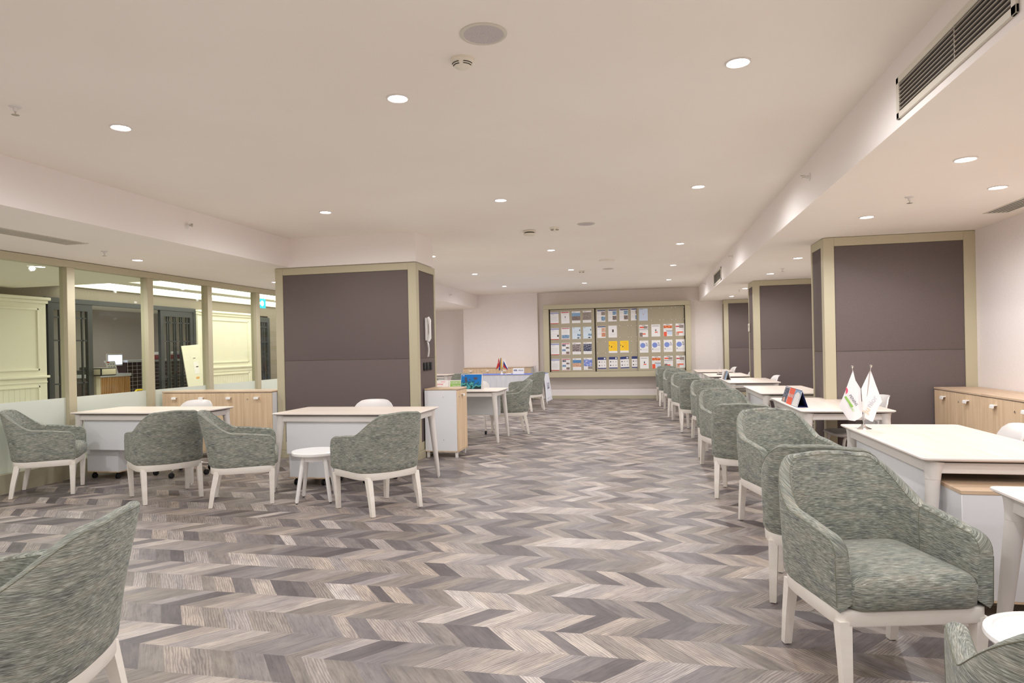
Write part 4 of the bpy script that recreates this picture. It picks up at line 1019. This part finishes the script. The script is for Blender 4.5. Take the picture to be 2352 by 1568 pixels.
def ex1(b, wav):
    def q(pts, mi, lift=.0035):
        f = b.faces.new([b.verts.new((x, wav(x, z) - lift, z)) for x, z in pts]); f.material_index = mi
    q([(-.112 + .018 * math.cos(a), .262 + .024 * math.sin(a)) for a in [math.radians(-75 + i * 15) for i in range(11)]], 1)
    d = Vector((.52, -.85)).normalized(); n_ = Vector((-d.y, d.x)) * .014; p = Vector((-.112, .222)); e = p + d * .085
    q([p + n_ * -.5, e + n_ * -.5, e + n_ * .5, p + n_ * .5], 2)
    text_bm(b, 'PENINS', .026, frame_mtx((-.062, -.012, .196), (.52, 0, -.85), (.85, 0, .52)), 3)
    text_bm(b, 'TOURS', .018, frame_mtx((-.075, -.012, .145), (.52, 0, -.85), (.85, 0, .52)), 2)
fl = cloth([(-.058, .398), (-.149, .155), (-.092, .060), (-.055, .055), (-.003, .086), (-.013, .274), (-.043, .33)], -.004, .004, 0, ['flagcloth', 'ink_pink', 'ink_lime', 'ink_slate'], None, ex1); fl.location = (1.418, 4.946, .74)
tag(fl, 'white flag on the left pole with dark lettering and a green bar', 'flag', 'white company flags')
def ex2(b, wav):
    text_bm(b, 'Ju', .052, frame_mtx((.018, -.020, .128), (.55, 0, .83), (-.83, 0, .55)), 1)
    text_bm(b, 'nior', .052, frame_mtx((.052, -.020, .188), (.55, 0, .83), (-.83, 0, .55)), 2)
fl = cloth([(.048, .402), (.112, .198), (.118, .188), (.073, .125), (.056, .052), (.042, .054), (.0, .083), (-.013, .274)], -.012, .004, 2, ['flagcloth', 'ink_peach', 'ink_silver'], None, ex2); fl.location = (1.418, 4.946, .74)
tag(fl, 'white flag on the right pole with pale orange and grey lettering', 'flag', 'white company flags')
# red and blue tent card
def tent(name, label, loc, length, h, spread, panels, inner, cat='tent card'):
    root = thing(name, label, cat, loc)
    up = Vector((spread, 0, h)).normalized(); hh = math.hypot(spread, h)
    b = new(); fr = plate(b, (0, length, 0), (0, -1, 0), up, length, hh, .003, 0)
    panels(b, fr, length, hh); obj('front_card', b, INK + ['flagcloth'], root, flip=False)
    b = new(); plate(b, (2 * spread, 0, 0), (0, 1, 0), Vector((-spread, 0, h)), length, hh, .003, 0); obj('rear_card', b, inner, root)
    b = new(); box(b, .006, 2 * spread - .006, .001, length - .001, .0, .004); obj('card_base', b, inner, root)
    return root
def pan1(b, fr, L_, hh):
    I = INK.index
    paint(b, fr, .004, .004, L_ * .30, hh * .93, I('photo_night')); paint(b, fr, L_ * .06, .01, L_ * .18, hh * .3, I('photo_rock'), .0012)
    paint(b, fr, L_ * .325, 0, L_ * .64, hh, I('ink_orange'), .001)
    o, ax, up, n_ = fr; text_bm(b, 'HOLI HOLI', .046, frame_mtx(o + ax * L_ * .485 + up * hh * .52 + n_ * .002, ax, up), 0, bold=.0006)
    paint(b, fr, L_ * .655, 0, L_, hh * .97, I('photo_sea'), .0008)
    pts = [(L_ * .68, 0.004), (L_ * .985, .004), (L_ * .985, hh * .6)] + [(L_ * .845 + L_ * .14 * math.cos(a), hh * .6 + hh * .24 * math.sin(a)) for a in [PI * i / 12 for i in range(1, 12)]] + [(L_ * .70, hh * .6)]
    f = b.faces.new([b.verts.new(o + ax * x + up * z + n_ * .0018) for x, z in pts]); f.material_index = 0
tent('tent_card', 'long tent card with night photo, red and white panels on the second right desk', (1.325, 6.55, .740), .74, .155, .048, pan1, 'ink_navy')
def pan2(b, fr, L_, hh):
    I = INK.index
    paint(b, fr, .0, 0, L_ * .35, hh, 0, .001); paint(b, fr, L_ * .36, 0, L_ * .66, hh * .9, I('photo_crowd'), .001); paint(b, fr, L_ * .68, 0, L_, hh, I('photo_sea'), .001); paint(b, fr, L_ * .66, 0, L_ * .72, hh, I('ink_navy'), .0015)
tent('tent_card', 'small blue and white tent card on the fourth right desk', (1.24, 11.5, .740), .70, .15, .045, pan2, 'paper')
root = thing('card_holder', 'small wire-framed card holder on the fifth right desk', 'holder', (1.32, 13.55, .74))
b = new()
for yy_ in (0, .12):
    tube(b, [(0, yy_, 0), (.05, yy_, .17), (.10, yy_, 0)], .004, 6)
tube(b, [(.05, 0, .17), (.05, .12, .17)], .004, 6); obj('wire_frame', b, 'white_metal', root)
b = new(); box(b, -.01, .11, .02, .10, 0, .02, bev=.004); obj('tray', b, 'lattice', root)
# diving picture and name cards
root = thing('picture_stand', 'blue underwater diving picture in a white folded stand', 'picture', (-2.735, 9.60, .74), 0)
ph = bpy.data.materials.new('reef_print'); ph.use_nodes = True; t = NT(ph); co = t.new('ShaderNodeTexCoord').outputs['Object']
sp = t.new('ShaderNodeSeparateXYZ'); t.l.new(co, sp.inputs[0])
nz = t.noise(co, 16, 5, .65, .8); hz = t.math('ADD', t.math('MULTIPLY', sp.outputs[2], 5.2), t.math('MULTIPLY', t.math('SUBTRACT', nz, .5), 1.5))
base_ = t.ramp(hz, [(.18, rgb(8, 44, 50)), (.34, rgb(92, 190, 196)), (.46, rgb(14, 74, 92)), (.62, rgb(20, 120, 196)), (1., rgb(12, 118, 206))])
t.l.new(base_, t.n['Principled BSDF'].inputs['Base Color']); t.n['Principled BSDF'].inputs['Roughness'].default_value = .3; M['reef'] = ph
b = new(); up = Vector((0, .06, .21)).normalized(); fr = plate(b, (0, 0, 0), (1, 0, 0), up, .325, .235, .004, 0); paint(b, fr, .004, .004, .318, .228, 1)
paint(b, fr, .02, .205, .055, .212, 0, .002)
o_, ax_, up_, n_ = fr
for cx_, cz_, r1, r2 in ((.075, .155, .020, .034), (.225, .165, .034, .022), (.14, .150, .013, .011), (.085, .12, .013, .03)):
    f = b.faces.new([b.verts.new(o_ + ax_ * (cx_ + r1 * math.cos(2 * PI * i / 14) * (1 + .25 * math.sin(i * 2.3))) + up_ * (cz_ + r2 * math.sin(2 * PI * i / 14) * (1 + .2 * math.cos(i * 3.1))) + n_ * .002) for i in range(14)]); f.material_index = 2
obj('picture_face', b, ['flagcloth', 'reef', 'ink_slate'], root, flip=False)
b = new(); plate(b, (.325, .128, 0), (-1, 0, 0), Vector((0, -.06, .21)), .325, .235, .004, 0); obj('rear_leaf', b, 'flagcloth', root)
for k, (x, w_, l) in enumerate(((-3.24, .28, 'white name card with faint red lettering beside the green card'), (-2.955, .215, 'green name card with white lettering beside the diving picture'))):
    root = thing('name_card', l, 'card', (x, 9.73 + .0 * k, .74), 0, 'desk name cards')
    b = new(); fr = plate(b, (0, 0, 0), (1, 0, 0), Vector((0, .03, .13)), w_, .135, .003, 0)
    o_, ax_, up_, n_ = fr
    if k == 0:
        text_bm(b, 'sunmar', .042, frame_mtx(o_ + ax_ * w_ * .48 + up_ * .075 + n_ * .002, ax_, up_), 2); paint(b, fr, w_ * .55, .108, w_ * .8, .114, 2)
    else:
        paint(b, fr, .02, .004, w_ - .002, .122, 1)
        text_bm(b, 'ODEON', .05, frame_mtx(o_ + ax_ * w_ * .55 + up_ * .093 + n_ * .002, ax_, up_), 0); text_bm(b, 'TOURS', .04, frame_mtx(o_ + ax_ * w_ * .55 + up_ * .045 + n_ * .002, ax_, up_), 0)
    obj('face', b, ['flagcloth', 'ink_lime', 'ink_pink'], root, flip=False)
    b = new(); plate(b, (w_, .065, 0), (-1, 0, 0), Vector((0, -.03, .13)), w_, .135, .003, 0); obj('rear_leaf', b, 'flagcloth', root)
# cloth over the far desk, with flags and cards
M['cloth_blue'] = mat('blue_runner', rgb(110, 128, 200), .8); M['cloth_white'] = vary(mat('white_cloth', rgb(226, 228, 236), .8), rgb(220, 222, 232), rgb(232, 232, 238), (1, 1, .2), 20)
root = thing('tablecloth', 'blue-topped white cloth draped over the far desk and down its right end', 'tablecloth', (-3.05, 15.1, 0))
b = new(); box(b, -.78, .78, -.39, .39, .7415, .746, bev=.001, seg=1); obj('top_runner', b, 'cloth_blue', root)
b = new()
nf = 26; top_, bot_ = [], []
for i in range(nf + 1):
    y = -.36 + .74 * i / nf; x = .785 + .02 * math.sin(i * 1.7); top_.append(Vector((.782, y, .742))); 
    bot_.append(Vector((.80 + .035 * math.sin(i * 1.7) + .03, y * 1.1 + .04, .11 + .10 * abs(math.sin(i * .41)) )))
mid_ = [a.lerp(c, .5) + Vector((.004, 0, 0)) for a, c in zip(top_, bot_)]
loft(b, [top_, mid_, bot_], 0, False, False, False); obj('hanging_side', b, 'cloth_white', root)
b = new(); box(b, -.70, .70, -.372, -.366, .32, .735, bev=.001, seg=1); obj('front_sheet', b, 'cloth_white', root)
b = new(); text_bm(b, 'su', .30, frame_mtx((.84, -.05, .50), (0, 1, 0), (0, 0, 1)), 0); obj('printed_letters', b, 'ink_navy', root)
root = thing('flag_stand', 'white desk stand holding three small national flags on the blue cloth', 'flag stand', (-3.27, 14.95, .746))
b = new(); lathe(b, (0, 0, 0), [(.035, 0), (.035, .01), (.02, .02), (.018, .07), (.001, .07)], 18); obj('base', b, 'white_gloss', root)
for tx in (-.06, 0, .065):
    b = new(); tube(b, [(0, 0, .05), (tx, 0, .36)], .0035, 6); obj('pole', b, 'glare_metal', root)
M['flag_red'] = mat('flag_red', rgb(200, 50, 45), .7); M['flag_yel'] = mat('flag_yellow', rgb(240, 190, 50), .7); M['flag_blu'] = mat('flag_blue', rgb(40, 60, 130), .7); M['flag_whi'] = mat('flag_white', rgb(238, 236, 240), .7)
def hang(pts, bands, label, emblem=False):
    """bands split the drooping flag lengthwise into colours"""
    b = new(); n_ = len(bands); N = 8
    L0, L1 = pts[0], pts[1]; R0_, R1_ = pts[2], pts[3]       # left edge top/bottom, right edge top/bottom
    def P(u_, v_):
        a = Vector(L0).lerp(Vector(L1), v_); c = Vector(R0_).lerp(Vector(R1_), v_); p = a.lerp(c, u_); return Vector((p.x, -.006 + .008 * math.sin(u_ * 5 + v_ * 4), p.y))
    for k, mi in enumerate(bands):
        for i in range(4):
            u0, u1 = (k + i / 4) / n_, (k + (i + 1) / 4) / n_
            for j in range(N): quad(b, [P(u0, j / N), P(u1, j / N), P(u1, (j + 1) / N), P(u0, (j + 1) / N)], mi)
    bmesh.ops.remove_doubles(b, verts=b.verts[:], dist=1e-5)
    if emblem:
        c = [P(.5 + .22 * math.cos(2 * PI * i / 16), .42 + .10 * math.sin(2 * PI * i / 16)) + Vector((0, -.003, 0)) for i in range(16)]
        f = b.faces.new([b.verts.new(p) for p in c]); f.material_index = 3
        c = [P(.58 + .16 * math.cos(2 * PI * i / 16), .42 + .075 * math.sin(2 * PI * i / 16)) + Vector((0, -.005, 0)) for i in range(16)]
        f = b.faces.new([b.verts.new(p) for p in c]); f.material_index = 0
    o = obj('small_flag', b, ['flag_red', 'flag_yel', 'flag_blu', 'flag_whi'], flip=False); o.location = (-3.27, 14.95, .746); tag(o, label, 'flag', 'small national flags')
hang([(-.062, .375), (-.135, .10), (-.055, .36), (-.03, .20)], [0], 'small red flag with white crescent, leftmost of three', True)
hang([(-.02, .375), (-.07, .08), (.004, .375), (.01, .13)], [2, 1], 'small drooping blue and yellow flag, middle of three')
hang([(.035, .17), (.13, .10), (.06, .375), (.155, .12)], [0, 2, 3], 'small white, blue and red flag, rightmost of three')
root = thing('name_card', 'grey-white name card with navy lettering on the blue-topped cloth', 'card', (-3.02, 14.98, .746), 0, 'desk name cards')
b = new(); fr = plate(b, (0, 0, 0), (1, 0, 0), Vector((0, .03, .13)), .26, .14, .003, 0); o_, ax_, up_, n_ = fr
text_bm(b, 'PEGAS', .038, frame_mtx(o_ + ax_ * .185 + up_ * .085 + n_ * .002, ax_, up_), 1, bold=.0005)
for i in range(3): paint(b, fr, .02, .072 + i * .012, .10, .080 + i * .012, 1)
obj('face', b, ['paper', 'ink_navy'], root, flip=False)
root = thing('brochure_holder', 'empty clear acrylic holder with slanted side on the blue-topped cloth', 'holder', (-2.74, 15.0, .746))
b = new(); plate(b, (0, 0, 0), (1, 0, 0), Vector((0, .0, 1)), .15, .16, .003, 0); plate(b, (.15, 0, 0), (.4, 1, 0), (0, 0, 1), .20, .17, .003, 0); obj('acrylic_shell', b, 'acrylic', root)
b = new(); tube(b, [(0, 0, 0), (0, 0, .16), (.15, 0, .16), (.22, .18, .18), (.24, .18, 0)], .003, 6); obj('rim', b, 'print_grey', root)
b = new(); box(b, -.05, .06, -.03, .03, 0, .018, bev=.006); box(b, .0, .1, -.04, .02, .004, .03, bev=.008)
o = obj('crumpled_paper', b, 'paper'); o.location = (-3.12, 14.82, .746); tag(o, 'small white paper pieces beside the three flags', 'paper')
